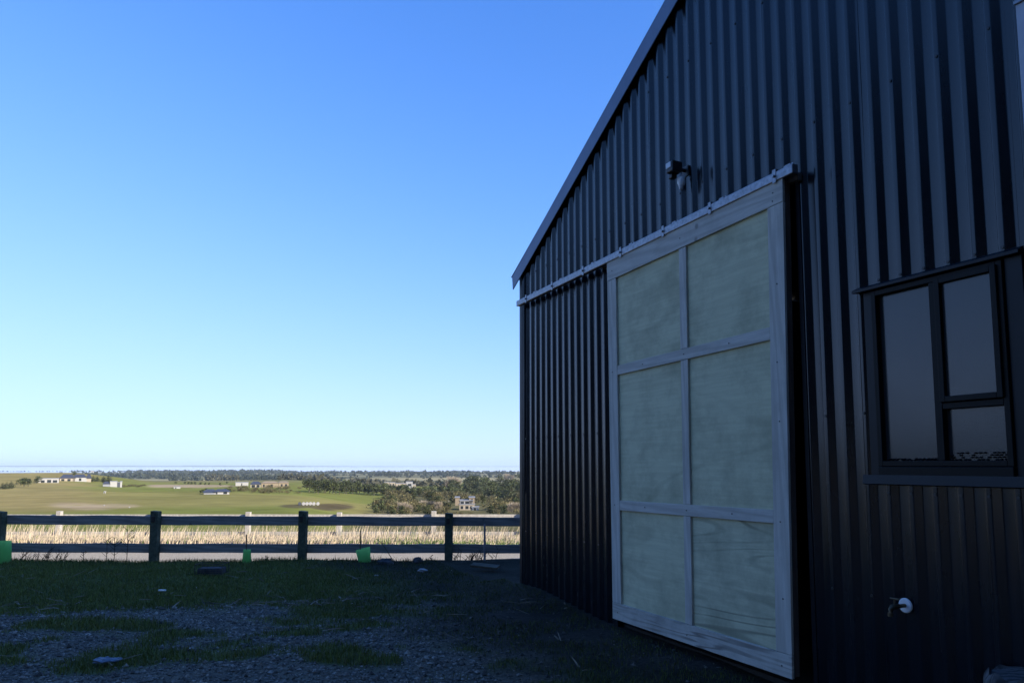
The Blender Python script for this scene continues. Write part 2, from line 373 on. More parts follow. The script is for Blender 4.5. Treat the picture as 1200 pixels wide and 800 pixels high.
def lump(m, c, r, seed, n=(10, 7), squash=1, rough=.25):
    rs = np.random.default_rng(seed); vs = []; fs = []; nu, nv = n
    for j in range(nv+1):
        th = math.pi*j/nv
        for i in range(nu):
            ph = 2*math.pi*i/nu; k = 1 + (rs.random()-.5)*rough*2*(0 < j < nv)
            vs.append((c[0]+r[0]*k*math.sin(th)*math.cos(ph), c[1]+r[1]*k*math.sin(th)*math.sin(ph), c[2]+r[2]*k*math.cos(th)))
    for j in range(nv):
        for i in range(nu): fs.append((j*nu+i, (j+1)*nu+i, (j+1)*nu+(i+1) % nu, j*nu+(i+1) % nu))
    m.add(vs, fs, False); return m
# ------------------------------------------------------------------ barn
DW = 4.2                                        # distance from the camera to the gable wall's plane
ANG = math.atan2(-.90679, .42159); NRM = Vector((.90679, .42159, 0)); EW = Vector((.42159, -.90679, 0))
def wl(s, zc, depth=0.0):
    """numbers read on the wall plane (s along it, height above the lens) -> local point at `depth` off the plane"""
    k = (DW+depth)/DW; return (s*k, depth, zc*k + CAMH)
barn = empty('barn', NRM*DW, ANG, 'dark steel clad barn with a steep gable and a large timber sliding door', 'barn')
S0, SR, S1 = -8.765, -2.35, 4.1                  # left corner, ridge, right corner along the wall
RK = .5215
def rake(s): return CAMH + 2.655 + RK*(s-S0) if s <= SR else CAMH + 2.655 + RK*(2*SR-S0-s)
LEN = 15.0
ribs_i = [0, 13, 18, 33, 40, 82]; ribs_s = [-8.585, -6.654, -5.914, -3.565, -2.447, 4.2]
def rib_edge(i): return float(np.interp(i, ribs_i, ribs_s))
OPEN = [(-6.47, -3.915, -5, CAMH+2.17), (-3.345, -2.385, CAMH-.10, CAMH+1.18)]     # doorway, window
def sheet_profile(i0, i1):
    pts = []
    for i in range(i0, i1):
        e = rib_edge(i); p = rib_edge(i+1)-e; k = p/.152
        pts += [(e-.020*k, 0.0), (e, 0.0), (e+.041*k, .031), (e+.103*k, .031), (e+.119*k, 0.0)]
    pts.append((rib_edge(i1)-.021*k, 0.0))
    out = [pts[0]]
    for a, b, c in zip(pts, pts[1:], pts[2:]):
        def to(p, q, r): d = math.hypot(q[0]-p[0], q[1]-p[1]); r = min(r, d*.4); return (p[0]+(q[0]-p[0])*r/d, p[1]+(q[1]-p[1])*r/d)
        if abs((b[0]-a[0])*(c[1]-b[1])-(b[1]-a[1])*(c[0]-b[0])) < 1e-7: out.append(b); continue
        p, q = to(b, a, .0055), to(b, c, .0055); out += [p, tuple(.25*(p[j]+q[j])+.5*b[j] for j in (0, 1)), q]
    pts = out + [pts[-1]]
    return pts
def clad_sheet(i0, i1, jitter):
    m = MB(); P = sheet_profile(i0, i1)
    if i0 == -1: P = [(S0, .0)] + [p for p in P if p[0] > S0+.01]
    cuts = sorted({c for a, b, _, _ in OPEN for c in (a, b)} | {SR})
    Q = []
    for a, b in zip(P, P[1:]):
        Q.append(a)
        for c in cuts:
            if a[0] < c < b[0]: f = (c-a[0])/(b[0]-a[0]); Q.append((c, a[1]+f*(b[1]-a[1])))
    Q.append(P[-1]); Q = [q for q in Q if q[0] <= S1]
    for a, b in zip(Q, Q[1:]):
        mid = (a[0]+b[0])/2; spans = [(-.25, None)]
        for (o0, o1, z0, z1) in OPEN:
            if o0 < mid < o1:
                spans = ([(-.25, z0)] if z0 > -.25 else []) + [(z1, None)]
        for z0, z1 in spans:
            ta, tb = (rake(a[0])+.035, rake(b[0])+.035) if z1 is None else (z1, z1)
            # a mid row lets the sheet bow very slightly
            zs = [0, .33, .66, 1]; vs = []
            for q in zs:
                bow = jitter*math.sin(q*math.pi*2+i0)
                vs += [(a[0], a[1]+bow, z0+(ta-z0)*q), (b[0], b[1]+bow, z0+(tb-z0)*q)]
            m.add(vs, [(2*k, 2*k+1, 2*k+3, 2*k+2) for k in range(3)])
    return m
def weld(o):
    b = bmesh.new(); b.from_mesh(o.data); bmesh.ops.remove_doubles(b, verts=b.verts, dist=1e-5)
    for f in b.faces: f.smooth = True
    b.to_mesh(o.data); b.free(); return o
k = -1; jj = 0
while rib_edge(k) < S1-.3:
    o = weld(clad_sheet(k, k+5, .0025*((jj*37 % 7)/3.5-1)).build('cladding_sheet', M['clad'], barn)); k += 5; jj += 1
# side walls, back wall, floor slab, roof
hL = rake(S0)
MB().box((S0-.0, .04, -.3), (S0+.04, LEN, hL+.044)).build('side_wall', M['clad'], barn)
MB().box((S1-.04, .04, -.3), (S1, LEN, hL+.044)).build('side_wall', M['clad'], barn)
bk = MB(); bk.add([(S0,LEN,-.3),(S1,LEN,-.3),(S1,LEN,hL+.046),(SR,LEN,rake(SR)+.046),(S0,LEN,hL+.046)], [(0,1,2,3,4)]); bk.build('back_wall', M['clad'], barn)
MB().box((S0+.05, .06, -.2), (S1-.05, LEN-.02, .03)).build('floor_slab', M['inside'], barn)
ov = .24
def roof_side(sgn):
    m = MB(); e = S0-ov if sgn < 0 else S1+ov; n = 48
    ys = np.linspace(-.03, LEN+.1, n*2+1)
    for i in range(len(ys)-1):
        h0, h1 = (.0, .03) if i % 2 else (.03, .0)
        zr = rake(SR)+.05; ze = zr - RK*abs(SR-e)
        m.add([(e, ys[i], ze+h0), (SR, ys[i], zr+h0), (SR, ys[i+1], zr+h1), (e, ys[i+1], ze+h1)], [(0,1,2,3) if sgn < 0 else (3,2,1,0)])
    return m
roof_side(-1).build('roof', M['roof'], barn); roof_side(1).build('roof', M['roof'], barn)
rc = MB(); rc.add([(SR-.2, -.13, rake(SR)+.02), (SR, -.13, rake(SR)+.13), (SR+.2, -.13, rake(SR)+.02), (SR-.2, LEN+.12, rake(SR)+.02), (SR, LEN+.12, rake(SR)+.13), (SR+.2, LEN+.12, rake(SR)+.02)], [(0,1,4,3),(1,2,5,4)]); rc.build('ridge_cap', M['roof'], barn)
# bargeboards (steel fascia along both rakes)
def barge(s_out, s_in, name):
    m = MB(); kz = (DW-.05)/DW
    a = wl(-9.030, 2.628, -.05); d = wl(-5.456, 4.553, -.05); sl_ = (d[2]-a[2])/(d[0]-a[0])
    def pt(s, dz, y): return (s, y, a[2] + sl_*((s if s <= SR else 2*SR-s)-a[0]) + dz)
    w = -.225
    for (y0, y1) in ((-.05, -.038),):
        vs = [pt(s_out, 0, y0), pt(s_in, 0, y0), pt(s_in, w, y0), pt(s_out+.02*(1 if s_out < s_in else -1), w+.03, y0),
              pt(s_out, 0, y1), pt(s_in, 0, y1), pt(s_in, w, y1), pt(s_out+.02*(1 if s_out < s_in else -1), w+.03, y1)]
        m.add(vs, [(0,3,2,1),(4,5,6,7),(0,1,5,4),(1,2,6,5),(2,3,7,6),(3,0,4,7)])
    # top flange back over the roof and soffit return to the wall
    m.add([pt(s_out, .004, -.05), pt(s_in, .004, -.05), pt(s_in, .018, .20), pt(s_out, .018, .20)], [(0,1,2,3)])
    return m.build(name, M['fascia'], barn)
xa = wl(-9.030, 0, -.05)[0]
barge(xa, SR-.001, 'bargeboard'); barge(2*SR-xa, SR+.001, 'bargeboard')
# corner flashings
cf = MB(); cf.box((S0-.012, -.006, -.2), (S0+.055, -.002, rake(S0)-.1)); cf.box((S0-.012, -.002, -.2), (S0-.006, .12, rake(S0)-.1)); cf.build('corner_flashing', M['trim'], barn)
cf = MB(); cf.box((S1-.06, -.006, -.2), (S1+.012, -.002, rake(S1)-.1)); cf.box((S1+.004, -.002, -.2), (S1+.012, .12, rake(S1)-.1)); cf.build('corner_flashing', M['trim'], barn)
# doorway jamb and head
jb = MB(); jb.box((-3.925, -.008, -.2), (-3.89, -.003, CAMH+2.16)); jb.box((-3.925, -.003, -.2), (-3.915, .16, CAMH+2.16)); jb.build('jamb_flashing', M['trim'], barn)
jb = MB(); jb.box((-6.50, -.012, -.2), (-6.44, -.003, CAMH+2.16)); jb.box((-6.455, -.003, -.2), (-6.445, .16, CAMH+2.16)); jb.build('jamb_flashing', M['trim'], barn)
MB().box((-6.6, -.05, CAMH+2.13), (-3.86, -.004, CAMH+2.185)).build('track_packer', M['edge'], barn)
# screws (rows on the crests)
scr = MB()
sm = MB().tube([(0, 0, 0), (0, -.006, 0)], .010, 6).mesh('screw', M['black'])
def screw(s, z):
    o = bpy.data.objects.new('screw', sm); COL.objects.link(o); o.parent = barn; o.location = (s, 0, z)
for i in range(0, 45, 1):
    s = rib_edge(i)-.012
    if i % 2 == 0 and s < -1.8 and rake(s) > CAMH+2.75: screw(s, CAMH+2.53)
    if i % 2 == 1 and s < -1.8 and rake(s) > CAMH+4.1: screw(s, CAMH+3.75)
    if -3.33 < s < -2.3: screw(s, CAMH+1.225); screw(s, CAMH-.175)
    elif i % 2 == 0 and (s > -3.8 or s < -6.7): screw(s, CAMH+.35); screw(s, CAMH-.85)
# window
fx0, fx1, fz0, fz1 = -3.33, -2.40, CAMH-.085, CAMH+1.165
def frame_ring(m, x0, x1, z0, z1, w, y0, y1):
    m.box((x0, y0, z0), (x0+w, y1, z1)); m.box((x1-w, y0, z0), (x1, y1, z1)); m.box((x0+w, y0, z0), (x1-w, y1, z0+w)); m.box((x0+w, y0, z1-w), (x1-w, y1, z1)); return m
win = frame_ring(MB(), -3.298, -2.452, CAMH-.005, CAMH+1.150, .034, -.035, .09).build('window', M['alu'], barn, .003)
MB().box((-2.890, -.036, CAMH+.030), (-2.842, .085, CAMH+1.115)).build('mullion', M['alu'], win, .003)
MB().box((-2.842, -.034, CAMH+.335), (-2.487, .083, CAMH+.372)).build('transom', M['alu'], win, .003)
frame_ring(MB(), -2.846, -2.478, CAMH+.376, CAMH+1.128, .034, -.052, -.008).build('sash', M['alu'], win, .003)
for (a, b, c, d, y) in ((-3.264, -2.890, CAMH+.03, CAMH+1.115, .006), (-2.842, -2.487, CAMH+.030, CAMH+.335, .006), (-2.812, -2.512, CAMH+.411, CAMH+1.095, -.026)):
    MB().box((a-.003, y, c-.003), (b+.003, y+.005, d+.003)).build('glass_pane', M['glass'], win)
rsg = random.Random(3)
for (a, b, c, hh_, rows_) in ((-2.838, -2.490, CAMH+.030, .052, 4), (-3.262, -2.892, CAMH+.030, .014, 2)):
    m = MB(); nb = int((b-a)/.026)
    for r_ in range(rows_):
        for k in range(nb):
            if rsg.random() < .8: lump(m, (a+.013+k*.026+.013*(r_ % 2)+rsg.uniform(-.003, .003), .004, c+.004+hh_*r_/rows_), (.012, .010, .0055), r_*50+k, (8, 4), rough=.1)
    o = m.build('pane_lumps', M['alu'], win); o['kind'] = 'stuff'  # dark lumps in rows along the foot of two panes
wf = MB(); wf.box((-3.375, -.006, CAMH-.125), (-3.298, -.004, CAMH+1.16)); wf.build('window_side_flashing', M['trim'], barn, .004); wf = MB(); wf.box((-2.450, -.016, CAMH-.125), (-2.352, -.004, CAMH+1.16)); wf.build('window_side_flashing', M['trim'], barn, .004)
hf = MB(); hf.add([(-3.42,-.004,CAMH+1.205),(-2.345,-.004,CAMH+1.205),(-2.345,-.062,CAMH+1.178),(-3.42,-.062,CAMH+1.178),(-3.42,-.062,CAMH+1.160),(-2.345,-.062,CAMH+1.160),(-2.345,-.050,CAMH+1.160),(-3.42,-.050,CAMH+1.160),(-3.42,-.004,CAMH+1.165),(-2.345,-.004,CAMH+1.165)],
    [(3,2,1,0),(4,5,2,3),(7,6,5,4),(8,9,6,7),(0,8,7,4,3),(1,2,5,6,9)]); hf.build('window_head_flashing', M['trim'], barn)
sf = MB(); sf.box((-3.297, -.040, CAMH-.082), (-2.453, .05, CAMH-.008)); sf.build('window_sill', M['alu'], barn, .004)
sf = MB(); sf.add([(-3.41,-.043,CAMH-.06),(-2.352,-.043,CAMH-.06),(-2.352,-.052,CAMH-.118),(-3.41,-.052,CAMH-.118),(-3.41,-.030,CAMH-.124),(-2.352,-.030,CAMH-.124)], [(3,2,1,0),(3,4,5,2)]); sf.build('sill_flashing', M['trim'], barn)
# pale board high on the wall at the right
wb = empty('wall_board', barn.matrix_basis @ Vector((-2.245, -.06, CAMH+1.45)), ANG, 'pale painted board fixed high on the dark wall above and right of the window', 'board')
kb = (DW-.06)/DW; wb.location = NRM*DW + EW*(-2.306*kb) + NRM*(-.06) + Vector((0, 0, CAMH+1.40))
MB().box((0, 0, 0), (.9, .045, 2.578*kb-1.40)).build('panel', simple('pale_painted_board', (.42, .45, .50), .5, .4, var=.08), wb, .003)
MB().box((-.004, -.012, 2.578*kb-1.40), (.91, .05, 2.603*kb-1.40)).build('cap', M['galv'], wb, .003)
# sliding door track
trk = MB(); y0 = -.125; ky = (DW+y0)/DW
xl, xr = -8.894*ky, -3.953*ky
def tz(s): return CAMH + (2.255 + (s+8.894)/(4.941)*.045)*ky
trk.add([(xl,y0,tz(-8.894)),(xr,y0,tz(-3.953)),(xr,y0,tz(-3.953)-.072),(xl,y0,tz(-8.894)-.072),(xl,y0+.06,tz(-8.894)),(xr,y0+.06,tz(-3.953)),(xr,y0+.06,tz(-3.953)-.072),(xl,y0+.06,tz(-8.894)-.072)],
    [(0,3,2,1),(4,5,6,7),(0,1,5,4),(1,2,6,5),(2,3,7,6),(3,0,4,7)])
track = trk.build('door_track', M['galv'], barn, .006)
bm_ = MB(); bm_.box((-.035, -.004, -.085), (.0, 0, .012)); bm_.box((-.035, -.004, .012), (.0, .125, .018)); bm_.box((.0, .095, .018), (.05, .122, .062)); bm_.box((-.035, .118, -.02), (.06, .124, .07)); bm_.tube([(-.017, -.004, -.035), (-.017, -.020, -.035)], .011, 6)
bmesh_ = bm_.mesh('track_bracket', M['galv'])
for s in (-8.573, -7.832, -7.073, -6.296, -5.558, -4.881, -4.119):
    o = bpy.data.objects.new('track_bracket', bmesh_); COL.objects.link(o); o.parent = track; o.location = (s*ky, y0, tz(s))

# ------------------------------------------------------------------ sliding door
yd = -.112; kd = (DW+yd)/DW
DC = dict(tl=(-6.582, 2.195), tr=(-4.055, 2.245), br=(-4.135, -1.569), bl=(-6.555, -1.578))
door = empty('sliding_door', barn.matrix_basis @ Vector((0, 0, 0)), ANG, 'large pale timber sliding door with six plywood panels hung on the barn track', 'door')
door.location = NRM*DW + EW*(-6.555*kd) + NRM*yd + Vector((0, 0, CAMH-1.578*kd))
def dm(a, b, y):
    bx = DC['bl'][0]*(1-a)*(1-b) + DC['br'][0]*a*(1-b) + DC['tl'][0]*(1-a)*b + DC['tr'][0]*a*b
    bz = DC['bl'][1]*(1-a)*(1-b) + DC['br'][1]*a*(1-b) + DC['tl'][1]*(1-a)*b + DC['tr'][1]*a*b
    return (bx*kd + 6.555*kd, y, (bz+1.578)*kd)
def dbox(name, a0, a1, b0, b1, y0, y1, mat, bev=.0025):
    return MB().box((a0, y0, b0), (a1, y1, b1), lambda a, y, b: dm(a, b, y)).build(name, mat, door, bev)
G = .0008
dbox('top_rail', 0, 1, .945+G, 1, .0, .024, M['board_h']); dbox('bottom_rail', 0, 1, 0, .0445, .0, .024, M['board_fig'])
dbox('stile', 0, .0655, .0445+G, .945, .0015, .024, M['board_v']); dbox('stile', .9355, 1, .0445+G, .945, .0015, .024, M['board_v'])
dbox('middle_rail', .0655+G, .9355-G, .669, .6955, .003, .024, M['board_h']); dbox('middle_rail', .0655+G, .9355-G, .296, .3225, .003, .024, M['board_h'])
for (b0, b1) in ((.0445+G, .296), (.3225+G, .669), (.6955+G, .945)):
    dbox('muntin', .4895, .529, b0, b1-G, .004, .024, M['board_v'])
for (a0, a1, fig) in ((.03, .509, 0), (.5095, .97, 1)):
    for j, (b0, b1) in enumerate(((.02, .309), (.3095, .682), (.6825, .97))):
        dbox('plywood_panel', a0, a1, b0, b1, .0245, .036, M['ply_fig'] if (fig and j == 0) else M['ply'])
dbox('back_frame', .004, .996, .002, .998, .0365, .085, M['edge'], 0)
scd = MB().tube([(0, 0, 0), (0, -.003, 0)], .006, 6).mesh('nail', M['black'])
for (a, b) in ((.51, .682), (.51, .309), (.965, .62), (.965, .30), (.97, .50), (.03, .68), (.03, .31), (.97, .78), (.97, .15), (.25, .309), (.75, .309), (.25, .682), (.75, .682), (.04, .02), (.96, .02), (.5, .02), (.04, .97), (.96, .972), (.5, .97), (.958, .955)):
    o = bpy.data.objects.new('nail', scd); COL.objects.link(o); o.parent = door; p = dm(a, b, -.0); o.location = p

# ------------------------------------------------------------------ wall light, tap, block
lt = empty('wall_light', NRM*DW + EW*(-5.20) + Vector((0, 0, CAMH+2.70)), ANG, 'small black floodlight with white sensor on the dark wall above the sliding door', 'light')
m = MB(); m.box((-.045, -.022, -.05), (.045, -.002, .05)); m.build('mount_plate', M['black'], lt, .004)
MB().tube([(0, -.02, .01), (-.02, -.10, .02)], .018, 8).build('arm', M['black'], lt)
hd = MB(); hd.box((-.05, -.20, -.035), (.05, -.085, .065)); hd.build('lamp_head', M['black'], lt, .01)
MB().box((-.042, -.206, .005), (.03, -.2005, .056)).build('lens', simple('lamp_lens', (.55, .58, .6), .15, .6, var=.05), lt, .003)
MB().box((-.055, -.17, -.080), (.0, -.11, -.040)).build('cover', M['black'], lt, .008)
sn = MB(); sn.tube([(.0, -.04, -.05), (.015, -.075, -.09)], .022, 8); sn.tube([(.015, -.075, -.075), (.018, -.08, -.125), (.018, -.08, -.15)], [.034, .036, .026], 12); sn.build('sensor', M['white'], lt)
MB().tube([(.018, -.08, -.15), (.018, -.082, -.178), (.018, -.082, -.19)], [.024, .021, .008], 12).build('sensor_eye', simple('sensor_eye_plastic', (.5, .52, .55), .25, .5, var=.05), lt)

tp = empty('garden_tap', NRM*DW + EW*(-3.176) + Vector((0, 0, CAMH-.872)), ANG, 'brass tap with round white flange low on the wall beneath the window', 'tap')
fl = MB(); fl.tube([(0, 0, 0), (0, -.006, 0), (0, -.010, 0)], [.046, .046, .040], 24); fl.build('flange', M['white'], tp)
MB().tube([(0, -.008, 0), (0, -.075, 0)], .0125, 10).build('pipe', M['brass'], tp)
bd = MB(); bd.tube([(0, -.065, 0), (0, -.125, 0), (0, -.140, -.015), (0, -.143, -.035)], [.016, .017, .014, .012], 10); bd.tube([(0, -.143, -.033), (0, -.144, -.055)], [.016, .016], 10); bd.build('body', M['brass'], tp)
hdl = MB(); hdl.tube([(0, -.10, .01), (0, -.10, .045)], .006, 8); hdl.tube([(-.03, -.10, .048), (.03, -.10, .048)], .006, 8); hdl.build('handle', M['brass'], tp)

p = at(1196, 790, 3.95)
bl = empty('timber_block', (p.x, p.y, 0), .5, 'weathered grey timber block standing against the wall below the window', 'block')
ms = MB(); n = 22
for k, (z, rr_) in enumerate(((0, .21), (.25, .20), (.46, .20), (.50, .185))): pass
ring = lambda z, r, s: [(r*(1+.07*math.sin(5*a+s)+.05*math.sin(11*a))*math.cos(a), r*(1+.07*math.sin(5*a+s)+.05*math.sin(11*a))*math.sin(a), z+.02*math.sin(7*a+s)) for a in [2*math.pi*i/n for i in range(n)]]
RZ = [ring(-.05, .19, 0), ring(.2, .18, .2), ring(.5, .175, .4), ring(p.z-.03, .17, .5), ring(p.z, .15, .6)]
vs = [q for r in RZ for q in r]; fs = [(i*n+k, i*n+(k+1) % n, (i+1)*n+(k+1) % n, (i+1)*n+k) for i in range(len(RZ)-1) for k in range(n)]; fs.append(tuple((len(RZ)-1)*n+k for k in range(n)))
ms.add(vs, fs); ms.build('trunk', M['stump'], bl)

# ------------------------------------------------------------------ near fence
YF = 12.72
fence = empty('rail_fence', (-4.6, YF, 0), 0, 'dark two rail timber fence in shade between the yard and the gravel road', 'fence')
fo = Vector(fence.location)
posts_u = [-351, -177, -3.5, 179.5, 353.5, 525.5, 699, 873]; posts_v = [598, 598, 599, 598.5, 598.5, 601, 602, 603]
def post_mesh(h):
    m = MB(); w = .070
    def jf(x, y, z): return (x + .008*math.sin(z*5+x*30), y + .006*math.sin(z*7), z - (.012 if z > 0 and x > 0 else 0))
    m.box((-w, -w, -.7), (w, w, h), jf); return m
for i, (u, v) in enumerate(zip(posts_u, posts_v)):
    q = at(u, v, YF-.1); o = post_mesh(q.z).build('post', M['post'], fence, .008); o.location = Vector((q.x, YF, 0)) - fo
    n_ = MB().box((-.03, -.016, -.05), (.03, .0, .05)).build('notch', M['black'], o, .004); n_.location = (-.01, -.064, q.z-.14)
def railpts(va, vb, u): return va + (vb-va)*u/610
xsr = [-9.4] + [at(u, 600, YF).x for u in posts_u[1:]] + [4.6]
for (tl, tr, bl_, br) in ((603.4, 606.0, 614.2, 616.3), (636.2, 637.8, 647.0, 648.0)):
    for i in range(len(posts_u)-1):
        ua, ub = posts_u[i], posts_u[i+1]; yb = YF+.070+.004*(i % 2); m = MB(); vs = []
        N = 6
        for k in range(N+1):
            u = ua + (ub-ua)*k/N; wob = .34*math.sin(k*1.7+i*2)+.15*math.sin(k*4.1+i)
            a = at(u, railpts(tl, tr, u)+wob, yb); b = at(u, railpts(bl_, br, u)+wob*.6, yb)
            a, b = a-fo, b-fo
            if k == 0: a.x += .004; b.x += .004
            if k == N: a.x -= .004; b.x -= .004
            vs += [a, b, b+Vector((0, .045, 0)), a+Vector((0, .045, 0))]
        fs = [(4*k+j, 4*k+(j+1) % 4, 4*k+4+(j+1) % 4, 4*k+4+j) for k in range(N) for j in range(4)] + [(3,2,1,0), (4*N, 4*N+1, 4*N+2, 4*N+3)]
        m.add(vs, fs); m.build('rail', M['rail'], fence, .004)

# far fence beyond the road
YQ = 28.2
ff = empty('roadside_fence', (-12, YQ, -1.3), 0, 'sunlit pale post and rail fence in dry grass across the road', 'fence'); fo = Vector(ff.location)
pm = MB().box((-.085, -.085, -.5), (.085, .085, 0)); 
for k in range(-4, 12):
    u = 72 + 109.0*k + (k*37 % 5)*.8 - 2; q = at(u, 598.6 + (k*53 % 4)*.5, YQ)
    m = MB().box((-.09, -.09, -1.6), (.09, .09, 0)); o = m.build('post', M['sunpost'], ff, .012); o.location = q-fo
for (v0, v1) in ((602.3, 605.6), (622.6, 626.4)):
    for k in range(-4, 11):
        ua, ub = 72+109.0*k, 72+109.0*(k+1); a = at(ua, v0, YQ+.11)-fo; b = at(ub-.4, v0+.2, YQ+.11)-fo; hgt = px(YQ, v1-v0)
        m = MB().add([a, b, b-Vector((0,0,hgt)), a-Vector((0,0,hgt)), a+Vector((0,.04,0)), b+Vector((0,.04,0)), b+Vector((0,.04,-hgt)), a+Vector((0,.04,-hgt))], [(0,3,2,1),(4,5,6,7),(0,1,5,4),(1,2,6,5),(2,3,7,6),(3,0,4,7)])
        m.build('rail', M['sunpost'], ff)

# ------------------------------------------------------------------ tree guards, stakes, stones by the fence
def guard(u, vt, vb, w0, w1, lean, label, stake_top, sx):
    Yg = YF-.28; b = at(u, vb, Yg); g = empty('tree_guard', (b.x, b.y, b.z-.03), 0, label, 'tree guard', 'green tree guards along the fence')
    h = px(Yg, vb-vt)+.03; r0, r1 = px(Yg, w0)/2, px(Yg, w1)/2; m = MB(); n = 14; vs = []; rows = 5
    for j in range(rows):
        t = j/(rows-1); r = r0 + (r1-r0)*t
        for k in range(n):
            a = 2*math.pi*k/n; q = (abs(math.cos(a))**3+abs(math.sin(a))**3)**(-1/3.)*.9
            vs.append((r*q*math.cos(a) + lean*h*t, r*q*math.sin(a), h*t + .03*t*math.cos(a)*(1 if lean else 0)))
    m.add(vs, [(j*n+k, j*n+(k+1) % n, (j+1)*n+(k+1) % n, (j+1)*n+k) for j in range(rows-1) for k in range(n)], True)
    m.build('sleeve', M['guard'], g)
    if stake_top:
        t = at(sx, stake_top, Yg)-Vector(g.location); MB().tube([(t.x+.01, .02, -.1), (t.x, .02, t.z)], [.012, .010], 6).build('stake', M['twig'], g)
guard(2, 634.5, 660, 20, 17, 0, 'green plastic tree guard at the left edge beside the fence post', None, 0)
guard(289, 644, 661.5, 11.5, 8.5, 0, 'narrow green plastic tree guard under the fence between two posts', 626, 288.5)
guard(428.5, 643, 661.5, 13.5, 17.5, -.18, 'wide leaning green plastic tree guard next to the dark earth mound', 622, 422)
a = at(568, 614, YF-.2); b = at(568, 662, YF-.2)
st = MB().tube([b-Vector((0,0,.2)), b, a], [.020, .019, .018], 8).build('metal_stake', M['stake']); tag(st, 'thin upright metal stake in front of the fence near the barn corner', 'stake')
pts = [at(u, v, YF-.3) for u, v in ((464, 662), (459, 654), (451, 641), (443, 632), (437.5, 630.5))]
ds = MB().tube(pts, [.007, .007, .006, .005, .004], 5).build('bent_stalk', M['twig']); tag(ds, 'thin bent dry stalk arching over the dark earth mound by the fence', 'stalk')
def rock(name, u, v, w, h, Yr, mat, label, cat, seed, rough=.25):
    c = at(u, v, Yr); m = MB(); lump(m, (0, 0, 0), (px(Yr, w)/2, px(Yr, w)*.4, px(Yr, h)/2), seed, (9, 6), rough=rough)
    o = m.build(name, mat, None, .004); o.location = c; return tag(o, label, cat)
rock('earth_mound', 453, 661, 21, 14, YF-.35, M['stone_dark'], 'dark rounded mound of earth at the foot of the fence beneath the bent stalk', 'mound', 1)
rock('rock', 490, 657.5, 11, 10, YF-.35, M['stone_dark'], 'dark angular rock at the fence foot just right of the earth mound', 'rock', 2, .35)
rock('pale_stone', 495, 668, 11.5, 5, YF-1.2, M['stone_pale'], 'flat pale stone in the grass below the dark angular rock', 'stone', 3)
rock('pale_stone', 441, 674, 5, 2.2, YF-1.6, M['stone_pale'], 'tiny pale stone in the grass beneath the wide leaning tree guard', 'stone', 4)
rock('pale_stone', 589.5, 684, 3.4, 3.4, 10.6, M['stone_pale'], 'small pale stone in the dark patch near the barn corner', 'stone', 5)
rock('pale_stone', 598, 680, 3.2, 2.8, 10.8, M['stone_pale'], 'small pale stone closest to the bottom of the barn corner', 'stone', 6)
rock('pale_stone', 669, 721, 7, 4.4, 8.3, M['stone_pale'], 'pale stone on the dark ground left of the sliding door foot', 'stone', 8)
rock('pale_stone', 642, 730, 6, 3, 7.9, M['stone_pale'], 'small flat pale stone farther out from the sliding door foot', 'stone', 9)
wc = at(190, 692, 9.6); o = MB().box((-.045, -.02, 0), (.045, .02, .016)).build('white_scrap', M['white'], None, .003); o.location = wc; o.rotation_euler = (0, .05, .2); tag(o, 'small white scrap lying in the grass at left', 'scrap')
bs = at(121, 770.5, 6.25); m = MB(); lump(m, (0, 0, 0), (.085, .07, .022), 21, (10, 6)); lump(m, (.09, .02, 0), (.05, .05, .016), 22, (9, 6)); o = m.build('plastic_scrap', simple('pale_blue_plastic', (.13, .17, .22), .6, .3, var=.4)); o.location = (bs.x, bs.y, .03); tag(o, 'crumpled pale blue plastic scrap on the gravel at lower left', 'scrap')
# square drain grate in the turf
gp = at(248, 678, 11.1); gr = empty('wire_crate', (gp.x, gp.y, float(yard_z(gp.x, gp.y))), .03, 'low rectangular wire crate lying in the shaded grass below the fence', 'crate')
m = MB(); w, d, h = .20, .14, .17
for (x, y) in ((-w,-d),(w,-d),(-w,d),(w,d)): m.tube([(x,y,0),(x,y,h)], .007, 5)
for z in (.02, h): 
    m.tube([(-w,-d,z),(w,-d,z)], .006, 5); m.tube([(-w,d,z),(w,d,z)], .006, 5); m.tube([(-w,-d,z),(-w,d,z)], .006, 5); m.tube([(w,-d,z),(w,d,z)], .006, 5)
m.build('frame', M['twig'], gr)
m = MB()
for k in range(1, 9): x = -w + 2*w*k/9; m.tube([(x,-d,.02),(x,-d,h)], .0022, 4); m.tube([(x,d,.02),(x,d,h)], .0022, 4)
for k in range(1, 6): z = h*k/6; m.tube([(-w,-d,z),(w,-d,z)], .0022, 4); m.tube([(-w,d,z),(w,d,z)], .0022, 4)
m.build('wire_mesh', M['twig'], gr)
MB().box((-w+.02, -d+.02, .01), (w-.02, d-.02, .11)).build('stone_fill', M['stone_dark'], gr, .02)
# broken board near the corner
bq = at(555, 672, 11.6); o = MB().box((-.22, -.09, 0), (.22, .09, .035)).build('broken_board', M['twig'], None, .005); o.location = (bq.x+.18, bq.y, float(yard_z(bq.x, bq.y))+.07); o.rotation_euler = (.12, .06, -.25); tag(o, 'short broken grey board lying on the ground near the barn corner', 'board')
